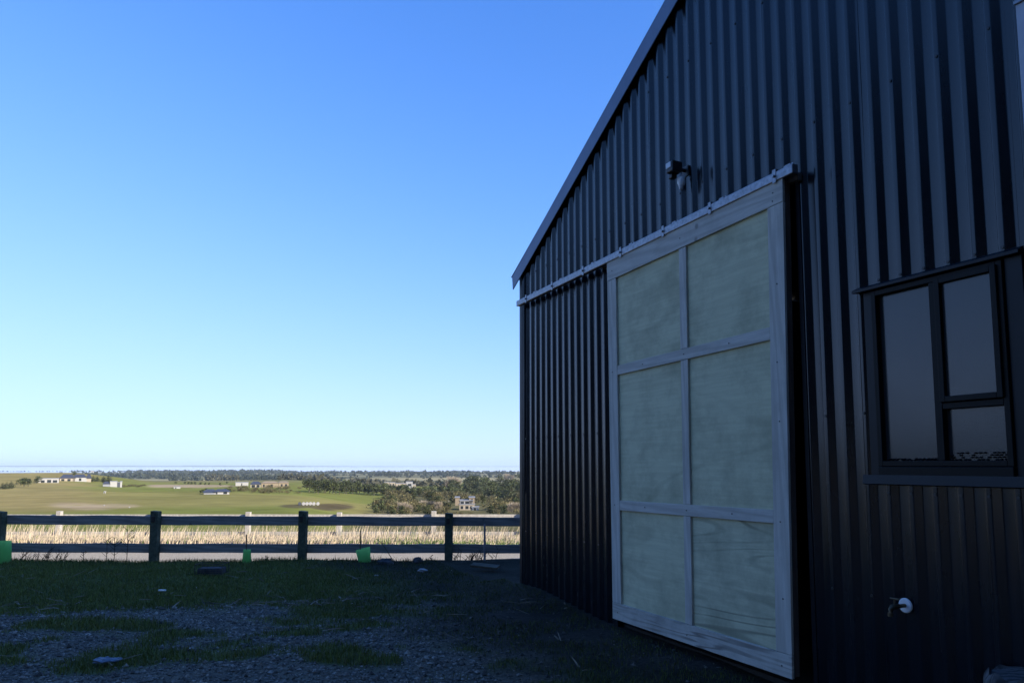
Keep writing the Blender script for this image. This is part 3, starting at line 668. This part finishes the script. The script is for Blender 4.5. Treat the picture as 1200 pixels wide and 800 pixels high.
# ------------------------------------------------------------------ scatter: gravel, turf, litter
def scatter(n, x0, x1, y0, y1, dens):
    """points, density weighted towards what the photo shows (inside the view)"""
    x = rng.uniform(x0, x1, n); y = rng.uniform(y0, y1, n); k = rng.random(n) < dens(x, y)
    k &= (np.abs(x+0) < .78*y+1.2) & (x*.90679+y*.42159 < 4.14)
    return x[k], y[k]
octv = np.array([(1,0,0),(-1,0,0),(0,1,0),(0,-1,0),(0,0,1),(0,0,-1)], float)
octf = np.array([(0,2,4),(2,1,4),(1,3,4),(3,0,4),(2,0,5),(1,2,5),(3,1,5),(0,3,5)])
gx, gy = scatter(150000, -9, 4.2, 4.8, 11.5, lambda x, y: (1-grass_mask(x, y))*(1-.93*near_wall(x, y)))
n = len(gx); sz = rng.lognormal(math.log(.0090), .48, n).clip(.004, .032); th = rng.uniform(0, 6.28, n)
P = octv[None]*(1+(rng.random((n, 6, 1))-.5)*.6)*sz[:, None, None]*np.stack([np.ones(n), rng.uniform(.6, 1, n), rng.uniform(.45, .8, n)], -1)[:, None]
c, s = np.cos(th)[:, None], np.sin(th)[:, None]; px_, py_ = P[..., 0]*c-P[..., 1]*s, P[..., 0]*s+P[..., 1]*c
V = np.stack([px_+gx[:, None], py_+gy[:, None], P[..., 2]+(yard_z(gx, gy)+sz*.25)[:, None]], -1).reshape(-1, 3)
Fc = (octf[None]+6*np.arange(n)[:, None, None]).reshape(-1, 3)
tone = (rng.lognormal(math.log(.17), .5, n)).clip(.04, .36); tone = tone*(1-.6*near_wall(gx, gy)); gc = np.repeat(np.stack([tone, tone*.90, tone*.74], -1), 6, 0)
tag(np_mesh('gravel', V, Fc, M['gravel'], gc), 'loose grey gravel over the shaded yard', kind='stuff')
def blades(name, x, y, z, h, w, lean, col, mat, label, bend=.35):
    n = len(x); a = rng.uniform(0, 6.28, n); dx, dy = np.cos(a)*w, np.sin(a)*w
    lx = lean + rng.normal(0, bend, n)*h; ly = rng.normal(0, bend, n)*h
    V = np.stack([np.c_[x-dx, y-dy, z-.02], np.c_[x+dx, y+dy, z-.02], np.c_[x+dx*.6+lx*.4, y+dy*.6+ly*.4, z+h*.6], np.c_[x-dx*.6+lx*.4, y-dy*.6+ly*.4, z+h*.6], np.c_[x+lx, y+ly, z+h]], 1)
    b = 5*np.arange(n)[:, None, None]; Fc = (np.array([(0,1,2),(0,2,3),(3,2,4)])[None]+b).reshape(-1, 3)
    return tag(np_mesh(name, V.reshape(-1, 3), Fc, mat, np.repeat(col, 5, 0)), label, kind='stuff')
gx, gy = scatter(330000, -10.5, 4.2, 4.9, 12.75, lambda x, y: np.maximum(smooth(.25, .9, grass_mask(x, y))*(1-.5*near_wall(x, y)), .55*near_wall(x, y)*smooth(.42, .6, fbm(x*1.6, y*2.2, 91)))*np.clip(.45+fbm(x*2, y*2, 71), 0, 1)*np.clip(9.5/y, .6, 1))
n = len(gx); hh = rng.uniform(.02, .062, n)*(.5+fbm(gx*1.2, gy*1.2, 72)); t = rng.random((n, 1))
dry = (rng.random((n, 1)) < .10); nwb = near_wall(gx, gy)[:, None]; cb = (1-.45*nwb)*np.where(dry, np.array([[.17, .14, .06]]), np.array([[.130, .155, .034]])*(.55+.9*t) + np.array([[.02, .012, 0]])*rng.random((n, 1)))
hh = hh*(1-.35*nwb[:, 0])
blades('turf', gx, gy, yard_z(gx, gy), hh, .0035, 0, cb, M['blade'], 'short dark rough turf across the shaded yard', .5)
# tall fringe weeds along the fence line
gx, gy = scatter(5200, -10.5, 1.5, 12.2, 12.9, lambda x, y: np.clip(fbm(x*1.3, y*0, 73)*1.6-.45, 0, 1)); n = len(gx)
blades('fringe_grass', gx, gy, yard_z(gx, gy), rng.uniform(.03, .11, n)*(.4+fbm(gx*1.1, gy*0, 74)), .004, 0, np.tile([[.045, .06, .022]], (n, 1))*(.5+rng.random((n, 1))), M['blade'], 'scruffy grass fringe along the foot of the near fence', .35)
# dry straw and wood chip litter
gx, gy = scatter(5500, -9, 4, 5.0, 11.8, lambda x, y: np.clip(.10+1.1*np.exp(-((y-(9.1+.08*x))/.45)**2), 0, 1)*np.clip(fbm(x*1.1, y*1.6, 81)*2.2-.75, 0, 1)); n = len(gx)
a = rng.uniform(0, 3.14, n); L = rng.uniform(.03, .16, n); w = rng.uniform(.003, .012, n); z = yard_z(gx, gy)+rng.uniform(.02, .05, n)
ca, sa = np.cos(a), np.sin(a); tl = rng.normal(0, .2, n)*L
V = np.stack([np.c_[gx-ca*L-sa*w, gy-sa*L+ca*w, z-tl], np.c_[gx-ca*L+sa*w, gy-sa*L-ca*w, z-tl], np.c_[gx+ca*L, gy+sa*L, z+tl], np.c_[gx, gy, z+w*1.2]], 1).reshape(-1, 3)
Fc = (np.array([(0,1,2),(0,2,3),(1,3,2),(0,3,1)])[None]+4*np.arange(n)[:, None, None]).reshape(-1, 3)
tc_ = np.repeat(np.array([[.24, .20, .14]])*rng.uniform(.3, 1.2, (n, 1)), 4, 0)
tag(np_mesh('straw_litter', V, Fc, M['blade'], tc_), 'scattered straw and wood chips where the turf meets the gravel', kind='stuff')
# tall dry grass beyond the road
n0 = 120000; gx = rng.uniform(-25, 4, n0); gy = rng.uniform(24.3, 30.5, n0); k = (gx < .1*gy+1) & (gx > -.8*gy-1); gx, gy = gx[k], gy[k]; n = len(gx)
vz = -1.03-.06*(gy-24)+(fbm(gx*.8, gy*.8, 42)-.5)*.12-.9*smooth(29, 31.5, gy)
tall = rng.random(n) < .035; patch = fbm(gx*.7, gy*.5, 75)
edge_g = (1-smooth(24.3, 25.6, gy))*smooth(-7, -1.5, gx)
hh = np.where(tall, rng.uniform(.5, .95, n)*(.55+.7*patch), rng.uniform(.20, .34, n))*(1-.4*edge_g)
straw = np.array([[.52, .43, .31]])*rng.uniform(.88, 1.06, (n, 1))*(.8+.4*fbm(gx*.9, gy*.9, 77))[:, None]; grn = np.array([[.15, .20, .06]])*rng.uniform(.7, 1.2, (n, 1))
cb = np.where((rng.random(n) < np.clip(.08+.75*edge_g, 0, 1))[:, None], grn, straw)
blades('dry_grass', gx, gy, vz, hh, np.where(tall, .010, .024), .12*hh/.6, cb, M['blade'], 'tall pale dry grass along the far side of the road', .16)

# weeds standing against the lit road
def weed(u, vt, vb, seed, label, kind):
    rs = random.Random(seed); Yw = YF-.12; b = at(u, vb, Yw); t = at(u, vt, Yw); h = t.z-b.z; m = MB(); b0 = b-Vector((0,0,.05))
    if kind == 'stalk':
        m.tube([(0,0,-.05), (.01, 0, h*.5), (-.005, 0, h)], [.006, .005, .003], 5)
        for k in range(9):
            z = h*rs.uniform(.25, 1); d = rs.choice((-1, 1)); L = h*rs.uniform(.12, .26)
            m.tube([(0, 0, z), (d*L*.6, rs.uniform(-.03, .03), z+L*.5), (d*L, 0, z+L*.8)], [.004, .003, .009 if rs.random() < .4 else .002], 4)
    else:
        for k in range(13):
            x0 = rs.uniform(-.25, .25); L = h*rs.uniform(.5, 1.1); d = rs.uniform(.1, .6)
            m.tube([(x0, rs.uniform(-.05, .05), -.05), (x0+d*L*.3, 0, L*.6), (x0+d*L, 0, L)], [.006, .005, .002], 4)
            for q in range(2): z = L*rs.uniform(.4, .9); m.tube([(x0+d*z*.6, 0, z), (x0+d*z*.6+rs.uniform(-.1, .1), 0, z+.07)], [.004, .002], 4)
    o = m.build('dead_weed', M['darktwig']); o.location = b; tag(o, label, 'weed', 'dead weeds along the near fence'); return o
weed(133, 630, 661, 1, 'tall dark thistle stalk against the road left of the second fence post', 'stalk')
weed(148, 620, 660, 2, 'thin upright weed stem close left of the second fence post', 'stalk')
weed(124, 632, 660, 3, 'dark weed stem immediately left of the tall thistle stalk', 'stalk')
weed(40, 642, 660, 4, 'low slanting dead weeds right of the leftmost tree guard', 'twigs')
weed(60, 646, 660, 5, 'shorter tuft of slanting dead weeds midway between the first two posts', 'twigs')
weed(97, 646, 660, 6, 'small forked dead weed left of the thistle stalks', 'stalk')
weed(313, 650, 660, 7, 'low dark weed just right of the narrow tree guard', 'stalk')
weed(548, 645, 661, 8, 'tangle of dark twigs between last fence post and metal stake', 'twigs')
weed(505, 651, 660, 9, 'short curved weed between the dark rock and the fourth post', 'stalk')
weed(563, 643, 661, 10, 'thin twigs leaning beside the metal stake', 'twigs')

# ------------------------------------------------------------------ trees
def crown_mesh(name, blobs, nleaf, size, base, var, seed, hang=0):
    """leaf-sized faces spread through several lobes; base colour is the foliage's own"""
    rs = np.random.default_rng(seed); V = []; Cc = []
    tot = sum(b[3]*b[4]*b[5] for b in blobs)**1
    for (x, y, z, rx, ry, rz) in blobs:
        k = max(6, int(nleaf*(rx*ry*rz)/tot)); d = rs.normal(size=(k, 3)); d /= np.linalg.norm(d, axis=1)[:, None]
        rad = rs.random(k)**.33*(1+.18*rs.normal(size=k)); c = np.array([x, y, z])+d*rad[:, None]*np.array([rx, ry, rz])
        a = rs.normal(size=(k, 3)); a /= np.linalg.norm(a, axis=1)[:, None]; nrm = d+.8*rs.normal(size=(k, 3)); b = np.cross(a, nrm); b /= np.linalg.norm(b, axis=1)[:, None]+1e-6
        s = size*rs.uniform(.5, 1.3, (k, 1)); a, b = a*s, b*s*.7
        V.append(np.stack([c-a, c-b*.9, c+a, c+b], 1)); tone = rs.uniform(1-var, 1+var)*rs.uniform(.4, 1.6, (k, 1)); Cc.append(np.repeat(np.array([base])*tone, 4, 0))
    V = np.concatenate(V).reshape(-1, 3); n = len(V)//4
    return V, np.arange(n*4).reshape(-1, 4), np.concatenate(Cc)
def trunk_mb(h, r, seed, limbs=4):
    rs = random.Random(seed); m = MB(); m.tube([(0,0,-.5), (0,0,h*.4), (rs.uniform(-.04,.04)*h, 0, h*.85)], [r, r*.8, r*.35], 6)
    for k in range(limbs):
        a = rs.uniform(0, 6.28); z = h*rs.uniform(.25, .7); L = h*rs.uniform(.2, .35)
        m.tube([(0,0,z), (math.cos(a)*L*.6, math.sin(a)*L*.6, z+L*.5), (math.cos(a)*L, math.sin(a)*L, z+L*.9)], [r*.5, r*.35, r*.12], 4)
    return m
PROTO = {}
def make_tree(kind, seed, H=10.0):
    rs = random.Random(seed); root = empty('tree', (0, 0, 0)); B = []
    if kind == 'conifer':
        for k in range(9): t = k/8; w = .30*H*(1-t)**.8+.05*H; B.append((rs.uniform(-.05,.05)*H, rs.uniform(-.05,.05)*H, H*(.16+.78*t), w, w, H*.11))
        V, Fc, Cc = crown_mesh('c', B, 620, .40, (.050, .058, .028), .35, seed)
    elif kind == 'round':
        for k in range(10): a = rs.uniform(0, 6.28); d = rs.uniform(0, .30)*H; B.append((d*math.cos(a), d*math.sin(a), H*rs.uniform(.25, .82), H*rs.uniform(.14,.24), H*rs.uniform(.14,.24), H*rs.uniform(.12, .2)))
        V, Fc, Cc = crown_mesh('c', B, 560, .46, (.050, .060, .024), .4, seed)
    elif kind == 'bush':
        for k in range(9): a = rs.uniform(0, 6.28); d = rs.uniform(0, .5)*H; B.append((d*math.cos(a), d*math.sin(a), H*rs.uniform(.1, .62), H*rs.uniform(.2,.38), H*rs.uniform(.2,.38), H*rs.uniform(.16, .34)))
        V, Fc, Cc = crown_mesh('c', B, 480, .50, (.125, .11, .048), .45, seed)
    else:   # bare: fine upright pale twigs
        V, Cc = [], []
        for k in range(520):
            a = rs.uniform(0, 6.28); d = (rs.random()**.6)*.27*H; z0 = H*rs.uniform(.1, .6); L = H*rs.uniform(.15, .4); x, y = d*math.cos(a), d*math.sin(a); o = .25*L*d/(.27*H); w = rs.uniform(.05, .11)
            V += [(x*.6-w, y*.6, z0), (x*.6+w, y*.6, z0), (x+o*math.cos(a)+w*.3, y+o*math.sin(a)+.1, z0+L), (x+o*math.cos(a)-w*.3, y+o*math.sin(a), z0+L)]; q = rs.uniform(.7, 1.3); Cc += [(.24*q, .20*q, .15*q)]*4
        V = np.array(V); Fc = np.arange(len(V)).reshape(-1, 4); Cc = np.array(Cc)
    cr = np_mesh('crown', V, Fc, M['leaf'], Cc); cr.parent = root
    trunk_mb(H*.8, H*.022, seed).build('trunk', M['twig'], root)
    return root
for kd_, ns in (('conifer', 3), ('round', 4), ('bush', 3), ('bare', 2)):
    PROTO[kd_] = [[make_tree(kd_, 100*len(kd_)+s), False] for s in range(ns)]
TN = {'conifer': 'conifer', 'round': 'evergreen_tree', 'bush': 'scrub_bush', 'bare': 'bare_tree'}
def plant(kind, u, v, hpx, label, group, wide=1.0, Y=None):
    pr = random.choice(PROTO[kind]); p = ground_hit(u, v) if Y is None else at(u, v, Y)
    if not pr[1]: o = pr[0]; pr[1] = True
    else: o = copy_tree(pr[0])
    o.name = TN[kind]; k = px(p.y, hpx)/10.0; o.location = p; o.scale = (k*wide*random.uniform(.9, 1.15), k*wide*random.uniform(.9, 1.15), k); o.rotation_euler = (0, 0, random.uniform(0, 6.28))
    return tag(o, label, 'bush' if kind == 'bush' else 'tree', group)
# shelterbelt behind the bales
for i in range(46):
    f_ = i/45; u = 363 + 178*f_ + random.uniform(-2, 2); v = 577.5 + 6*f_*(1-.3*f_) + random.uniform(-1, 1); hp_ = (17 - 6*smooth(0, .9, f_)) + random.uniform(-2, 2)
    plant('round', u, v, hp_, ('tall dark evergreen at the left end of the shelterbelt behind the bales' if u < 385 else 'dark evergreen in the shelterbelt below the cream houses' if 445 < u < 495 else 'dark evergreen in the middle run of the shelterbelt right of the bales' if u < 446 else 'low dark evergreen in the thin right end of the shelterbelt'), 'dark shelterbelt trees behind the bales', 1.25)
# big dark trees at right by the barn corner
for i in range(46):
    u = random.uniform(545, 640); v = 577 + random.uniform(-4, 10) + max(0, (u-560))*.08; hp_ = random.uniform(14, 24)
    if 530 < u < 560 and v > 578: v = 577
    plant(random.choice(('conifer', 'conifer', 'round')), u, v, hp_, 'tall dark tree in the grove partly cut off by the barn corner' if u > 596 else ('tall dark tree in the front of the grove right of the two storey house' if v > 582 else 'tall dark tree at the back of the grove behind the two storey house'), 'dark grove beside the barn corner', 1.35)
for i in range(9):
    u = 528 + i*6 + random.uniform(-2, 2); plant('round', u, 574.5 + random.uniform(-.5, 1), random.uniform(9, 14), 'dark tree of the far grove above the two storey house', 'far dark grove above the two storey house', 1.2)
for (u, v, h) in ((531, 574, 17), (527, 574, 13), (536, 573.5, 14), (594, 563, 9), (600, 563, 8)):
    plant('bare', u, v, h, 'pale bare tree rising at the edge of the dark grove', 'pale bare trees by the grove', 1.3)
# scrub below the paddock
for i in range(105):
    u = random.uniform(440, 622); lo = 580 + 9*max(0, (470-u)/30.); v = random.uniform(max(lo, 581), 606); hp_ = random.uniform(10, 17)
    if 528 < u < 562 and v > 590: v = random.choice((589, 605)); hp_ = 7
    if u < 470: v = max(v, 588 + (470-u)*.6 - 9)
    plant(random.choice(('bush', 'bush', 'bush', 'round')), u, v, hp_, ('olive brown scrub bush at the pointed left tip of the gully below the paddock' if u < 475 else 'olive brown scrub bush directly behind the far fence left of the two storey house' if (u < 530 and v > 596) else 'olive brown scrub bush up the gully slope left of the two storey house' if u < 533 else 'olive brown scrub bush between the two storey house and the barn corner'), 'scrub bushes in the gully', 1.1)
for (u, v, h) in ((472, 604, 17), (478, 604, 14), (505, 600, 14), (514, 601, 15), (522, 600, 14), (496, 598, 13), (602, 602, 15), (608, 602, 14), (597, 601, 12)):
    plant('bare', u, v, h, 'pale bare winter tree in the scrub beside the barn corner' if u > 590 else ('pale bare winter tree at the left of the olive scrub near the fence' if u < 490 else 'pale bare winter tree in the olive scrub left of the two storey house'), 'pale bare trees in the scrub', 1.2)
# garden trees round the left houses
for (u, v, h, kd_) in ((28, 570.5, 9, 'round'), (33, 570, 8, 'round'), (24, 569, 7, 'round'), (3, 573, 6, 'conifer'), (7, 573, 6.5, 'conifer'), (13, 572.5, 7, 'conifer'), (43, 566, 7, 'round'), (88, 558, 4, 'round'), (109, 564.5, 6, 'conifer'), (114, 564.5, 5.5, 'conifer'), (121, 565, 6, 'conifer'), (127, 566, 8, 'conifer'), (69, 563, 4, 'bush')):
    plant(kd_, u, v, h*1.3, ('garden tree left of the white flat roofed house on the hill' if u < 50 else 'garden tree between the dark roofed house and the white box house' if u > 84 else 'small garden bush by the dark roofed house on the hill'), 'garden trees among the hill houses', 1.4)
for (u, v) in ((206, 567), (217, 567.2), (220.5, 567.4), (224.5, 567.6), (229, 567.8), (234.5, 568), (240, 568.3), (245, 568.6), (258, 569), (266, 567)):
    plant('round', u, v, 3.6, 'small round tree in the single row below the white shed', 'row of small round trees on the tan paddock', 1.3)
for i in range(34):
    u = random.uniform(268, 352); plant('bush', u, 575 + random.uniform(-2.5, 3.5), random.uniform(3, 6.5), ('low bush in the garden strip under the long white shed' if u < 294 else 'low bush in the garden strip below the tan stone house' if u < 338 else 'low bush right of the tan stone house towards the shelterbelt'), 'low bushes around the mid hill houses', 1.5)
for i in range(12): plant('bush', 142 + i*2.4 + random.uniform(-1, 1), 570 + random.uniform(-.6, .8), 3, 'low hedge bush right of the white box house', 'low hedge right of the white box house', 1.6)
for i in range(16): plant('round', 235 + i*2.3, 577 + random.uniform(-1.5, 1.5), random.uniform(3, 5), ('dark shrub left of the low charcoal roofed house' if i < 4 else 'dark shrub against the low charcoal roofed house'), 'dark shrubs round the low house', 1.5)
for i in range(10): plant('bush', 448 + i*9 + random.uniform(-3, 3), 580 + random.uniform(-1, 1), random.uniform(4, 7), 'scrub bush under the cream houses', 'scrub under the cream houses', 1.4)
# woodland on the plain, too far to tell the trees apart
def belt(name, specs, size, base, label, seed):
    rs = np.random.default_rng(seed); V = []; Cc = []
    for (u0, u1, Y0, Y1, nb, hm_) in specs:
        u = rs.uniform(u0, u1, nb); Yb = rs.uniform(Y0, Y1, nb); x = (u-600)/F*Yb; z = T(x, Yb); h = hm_*rs.uniform(.5, 1.25, nb); tone = rs.uniform(.6, 1.4, nb)
        for k in range(14):
            d = rs.normal(size=(nb, 3)); d /= np.linalg.norm(d, axis=1)[:, None]; c = np.c_[x, Yb, z+h*.5] + d*np.c_[h*.55, h*.55, h*.48]*rs.uniform(.5, 1, (nb, 1))
            a = rs.normal(size=(nb, 3)); b = rs.normal(size=(nb, 3)); a *= (h*.24)[:, None]; b *= (h*.24)[:, None]
            V.append(np.stack([c-a, c-b, c+a, c+b], 1).reshape(-1, 3)); Cc.append(np.repeat(np.array([base])*tone[:, None], 4, 0))
    V = np.concatenate(V); n = len(V)//4
    return tag(np_mesh(name, V, np.arange(4*n).reshape(-1, 4), M['leaf'], np.concatenate(Cc)), label, kind='stuff')
rows = []
for i in range(46):
    Y0 = rng.uniform(1800, 4700); uc = rng.uniform(120, 640); wd = rng.uniform(15, 90)
    rows.append((uc-wd, uc+wd, Y0, Y0+60, int(wd*.85), rng.uniform(7, 13)))
belt('far_treelines', rows, 1, (.035, .042, .028), 'bluish tree lines scattered over the distant plain', 5)
belt('lakeside_trees', [(110, 640, 4300, 4950, 260, 9), (-40, 120, 4700, 5000, 70, 6), (250, 640, 3400, 4200, 110, 9), (255, 330, 4300, 4500, 60, 15), (330, 620, 2300, 3300, 110, 9)], 1, (.030, .036, .026), 'blue hazed woodland along the near lake shore', 6)
belt('mid_woodland', [(330, 375, 1150, 1500, 40, 9), (375, 470, 1000, 1300, 60, 8), (470, 530, 900, 1200, 40, 8), (245, 280, 1600, 1700, 30, 12)], 1, (.060, .058, .036), 'grey brown woodland behind the shelterbelt', 7)

# ------------------------------------------------------------------ houses and farm things
HM = dict(white=simple('white_render', (.34, .33, .31), .7, .3, var=.06), cream=simple('cream_render', (.34, .29, .22), .8, .3, var=.12), stone=simple('tan_stone', (.26, .205, .14), .85, .2, var=.25),
          dark=simple('charcoal_roof', (.05, .055, .07), .6, .4), grey=simple('grey_cladding', (.22, .23, .25), .7, .3), glass=simple('dark_panes', (.02, .025, .03), .15, .6), tanroof=simple('tan_roof', (.30, .23, .15), .8, .2))
def house(name, u0, u1, vt, vb, blocks, label, cat='house', depth=9):
    """blocks: (x0,x1,z0,z1,wall,roofkind,windows) as fractions of the front; windows (x0,x1,z0,z1) fractions"""
    p = ground_hit((u0+u1)/2, vb); w = px(p.y, u1-u0); h = px(p.y, vb-vt); h_ = empty(name, p, -math.atan2(p.x, p.y), label, cat)
    for (x0, x1, z0, z1, wall, roof, wins) in blocks:
        a, b, c, d = -w/2+w*x0, -w/2+w*x1, h*z0, h*z1
        wb_ = MB().box((a, 0, c-(1.2 if z0 == 0 else 0)), (b, depth, d)).build('wall', HM[wall], h_)
        if roof == 'flat': MB().box((a-.25, -.25, d+.003), (b+.25, depth+.25, d+.30)).build('roof', HM['grey'], h_)
        elif roof:
            e = .5; t = (h*1.0-d) if roof != 'dark' else max(h-d, .9)
            m = MB(); m.add([(a-e,-e,d+.02),(b+e,-e,d+.02),(b+e,depth+e,d+.02),(a-e,depth+e,d+.02),(a+(b-a)*.22,depth/2,d+max(t, .8)),(b-(b-a)*.22,depth/2,d+max(t, .8))], [(0,1,5,4),(1,2,5),(2,3,4,5),(3,0,4),(3,2,1,0)]); m.build('roof', HM[roof], h_)
        for (q0, q1, r0, r1) in wins:
            f = MB(); f.box((a+(b-a)*q0, -.06, c+(d-c)*r0), (a+(b-a)*q1, -.003, c+(d-c)*r1)); fo_ = f.build('window', HM['glass'], h_)
    return h_
house('white_house', 47, 67, 560.2, 565.5, [(0, 1, 0, .92, 'white', 'flat', [(.12, .30, .05, .62), (.42, .62, .05, .7), (.70, .92, .05, .62)])], 'white flat roofed house with dark openings on the left hill')
house('dark_roofed_house', 72, 104, 555.8, 563.8, [(.02, .5, 0, .45, 'cream', 'dark', [(.1, .3, .1, .8), (.5, .7, .1, .8)]), (.42, .86, 0, .55, 'white', 'dark', [(.45, .62, .1, .8)]), (.86, 1, 0, .4, 'cream', 'dark', [])], 'long house with charcoal hip roof and pale walls on the left hill', depth=12)
house('white_box_house', 122, 141.5, 564, 570.3, [(.37, .74, 0, 1, 'white', 'flat', []), (.745, .895, 0, .8, 'dark', 'flat', []), (.90, 1, 0, .95, 'white', 'flat', []), (0, .36, 0, .55, 'grey', 'dark', [])], 'white box shaped house with dark lean-to right of the hill houses', depth=7)
house('white_hut', 106.5, 109.6, 551.2, 554.6, [(0, 1, 0, .85, 'white', 'dark', [(.3, .7, .1, .6)])], 'tiny white hut alone on the crest of the left hill', 'hut', 6)
house('white_shed', 276.5, 290.5, 565, 569.2, [(0, 1, 0, .95, 'white', 'flat', [(.45, .52, 0, .8)])], 'long plain white shed above the low dark roofed house', 'shed', 7)
house('low_dark_house', 240, 269, 573.2, 579, [(0, .45, 0, .4, 'grey', 'dark', []), (.40, .95, 0, .5, 'white', 'dark', [(.1, .2, .1, .9), (.6, .85, .1, .9)])], 'low charcoal roofed house with white wall half hidden by shrubs', depth=10)
house('tan_house', 295, 337, 564, 571.2, [(0, .26, 0, .55, 'cream', 'dark', [(.1, .45, .1, .85), (.6, .9, .1, .85)]), (.28, .72, 0, .75, 'stone', 'tanroof', [(.1, .2, .1, .7), (.55, .68, .1, .7)]), (.73, 1, 0, .80, 'stone', 'tanroof', [(.25, .4, .1, .7), (.65, .85, .1, .7)])], 'sprawling tan stone house with low brown roofs on the middle slope', depth=12)
house('cream_house', 450, 463, 564.5, 571, [(0, .45, 0, .95, 'cream', 'flat', [(.25, .6, .15, .75)]), (.5, 1, 0, .9, 'cream', 'flat', [(.1, .3, .15, .75), (.55, .8, .15, .75)])], 'small cream flat roofed house left of the larger cream house', depth=9)
house('large_cream_house', 464, 487, 564, 572, [(0, .55, 0, .7, 'cream', 'flat', [(.2, .3, .2, .7), (.55, .7, .2, .7)]), (.5, .85, 0, .92, 'white', 'flat', [(.3, .8, .35, .7)]), (.85, 1, 0, .55, 'cream', 'flat', [])], 'larger cream house with white upper block behind the shelterbelt', depth=12)
house('two_storey_house', 533.5, 556, 582.5, 597.5, [(.22, 1, 0, .42, 'cream', 'flat', [(.08, .25, .2, .75), (.4, .6, .2, .75), (.72, .85, .2, .75)]), (.25, .92, .43, .72, 'white', 'flat', [(.05, .3, .2, .8), (.4, .7, .2, .8)]), (.72, 1, .44, .95, 'stone', 'flat', [(.3, .7, .5, .8)]), (0, .22, .35, .95, 'stone', 'flat', [])], 'cream two storey house with balcony among the scrub near the barn', depth=7)
house('grey_outbuilding', 553, 561, 593.5, 597.5, [(0, 1, 0, .8, 'grey', 'flat', [(.3, .6, 0, .8)])], 'small grey outbuilding right beside the two storey house', 'outbuilding', 5)
house('white_cottage', 204, 211, 569.4, 572.2, [(0, 1, 0, .7, 'white', 'flat', [(.2, .4, .1, .7)])], 'very small white building on the sandy track across the paddock', 'shed', 5)
# wrapped bales
bm2 = MB(); n = 16
bm2.tube([(0, -.75, .72), (0, -.70, .72), (0, .70, .72), (0, .75, .72)], [.62, .72, .72, .62], n)
bme = bm2.mesh('hay_bale', HM['white']); bmd = bm2.mesh('hay_bale', HM['dark'])
for i, u in enumerate((351.2, 355.6, 359.6, 363.6, 367.6, 372.4)):
    p = ground_hit(u, 592); o = bpy.data.objects.new('wrapped_bale', bmd if i == 0 else bme); COL.objects.link(o); k = px(p.y, 3.9)/1.44; o.location = p; o.scale = (k, k, k); o.rotation_euler = (0, 0, .25)
    if i == 0: tag(o, 'dark wrapped bale at the left end of the white bale row', 'bale', 'wrapped bales on the paddock')
    elif i == 5: tag(o, 'white wrapped bale standing apart at the right end of the row', 'bale', 'wrapped bales on the paddock')
    else: tag(o, 'white wrapped bale in the middle of the tight row on the paddock', 'bale', 'wrapped bales on the paddock')
p = ground_hit(122.5, 578.3); m = MB(); lump(m, (0, 0, .75), (.55, .3, .36), 30, (10, 7), rough=.08); lump(m, (.62, 0, .95), (.2, .13, .15), 32, (8, 6), rough=.05)
for (x, y) in ((-.35, -.15), (-.35, .15), (.35, -.15), (.35, .15)): m.tube([(x, y, 0), (x, y, .5)], [.05, .07], 6)
o = m.build('sheep', HM['white']); o.location = p; tag(o, 'tiny white sheep alone on the tan paddock under the box house', 'sheep')
for u, v, lab in ((151.5, 594.6, 'tiny white rock low on the green paddock right of the bare dirt patch'), (122, 592.6, 'tiny pale rock at the right end of the bare dirt patch')):
    p = ground_hit(u, v); m = MB(); lump(m, (0, 0, .12), (.22, .15, .16), int(u), (8, 6)); o = m.build('field_rock', M['stone_pale']); o.location = p; tag(o, lab, 'rock')
# unseen trees added behind the camera to darken rib reflections and shade ground

for i in range(16):
    x = -46 + i*4.6 + random.uniform(-1, 1); pr = random.choice(PROTO['conifer']+PROTO['round']); o = copy_tree(pr[0]); o.name = 'blocker_tree'
    k = random.uniform(1.25, 1.7); o.scale = (k*1.3, k*1.0, k); o.location = (x, -11.5 + random.uniform(-1.5, 1.5), -.2); o.rotation_euler = (0, 0, random.uniform(0, 6.28))
    tag(o, 'tall unseen tree added behind the yard to block sky and sun', 'tree', 'unseen blocker trees added behind the yard')
for i in range(22):  # unseen row at the left, kept to darken reflections low on the wall
    pr = random.choice(PROTO['round']+PROTO['conifer']); o = copy_tree(pr[0]); o.name = 'reflection_tree'; k = random.uniform(.42, .6)
    o.scale = (k*1.7, k*1.7, k); o.location = (-58 + random.uniform(-1, 1), -14 + i*2.4, -1.2); o.rotation_euler = (0, 0, random.uniform(0, 6.28))
    tag(o, 'low unseen tree left of the yard kept for dark reflections', 'tree', 'unseen trees left of the yard for dark reflections')
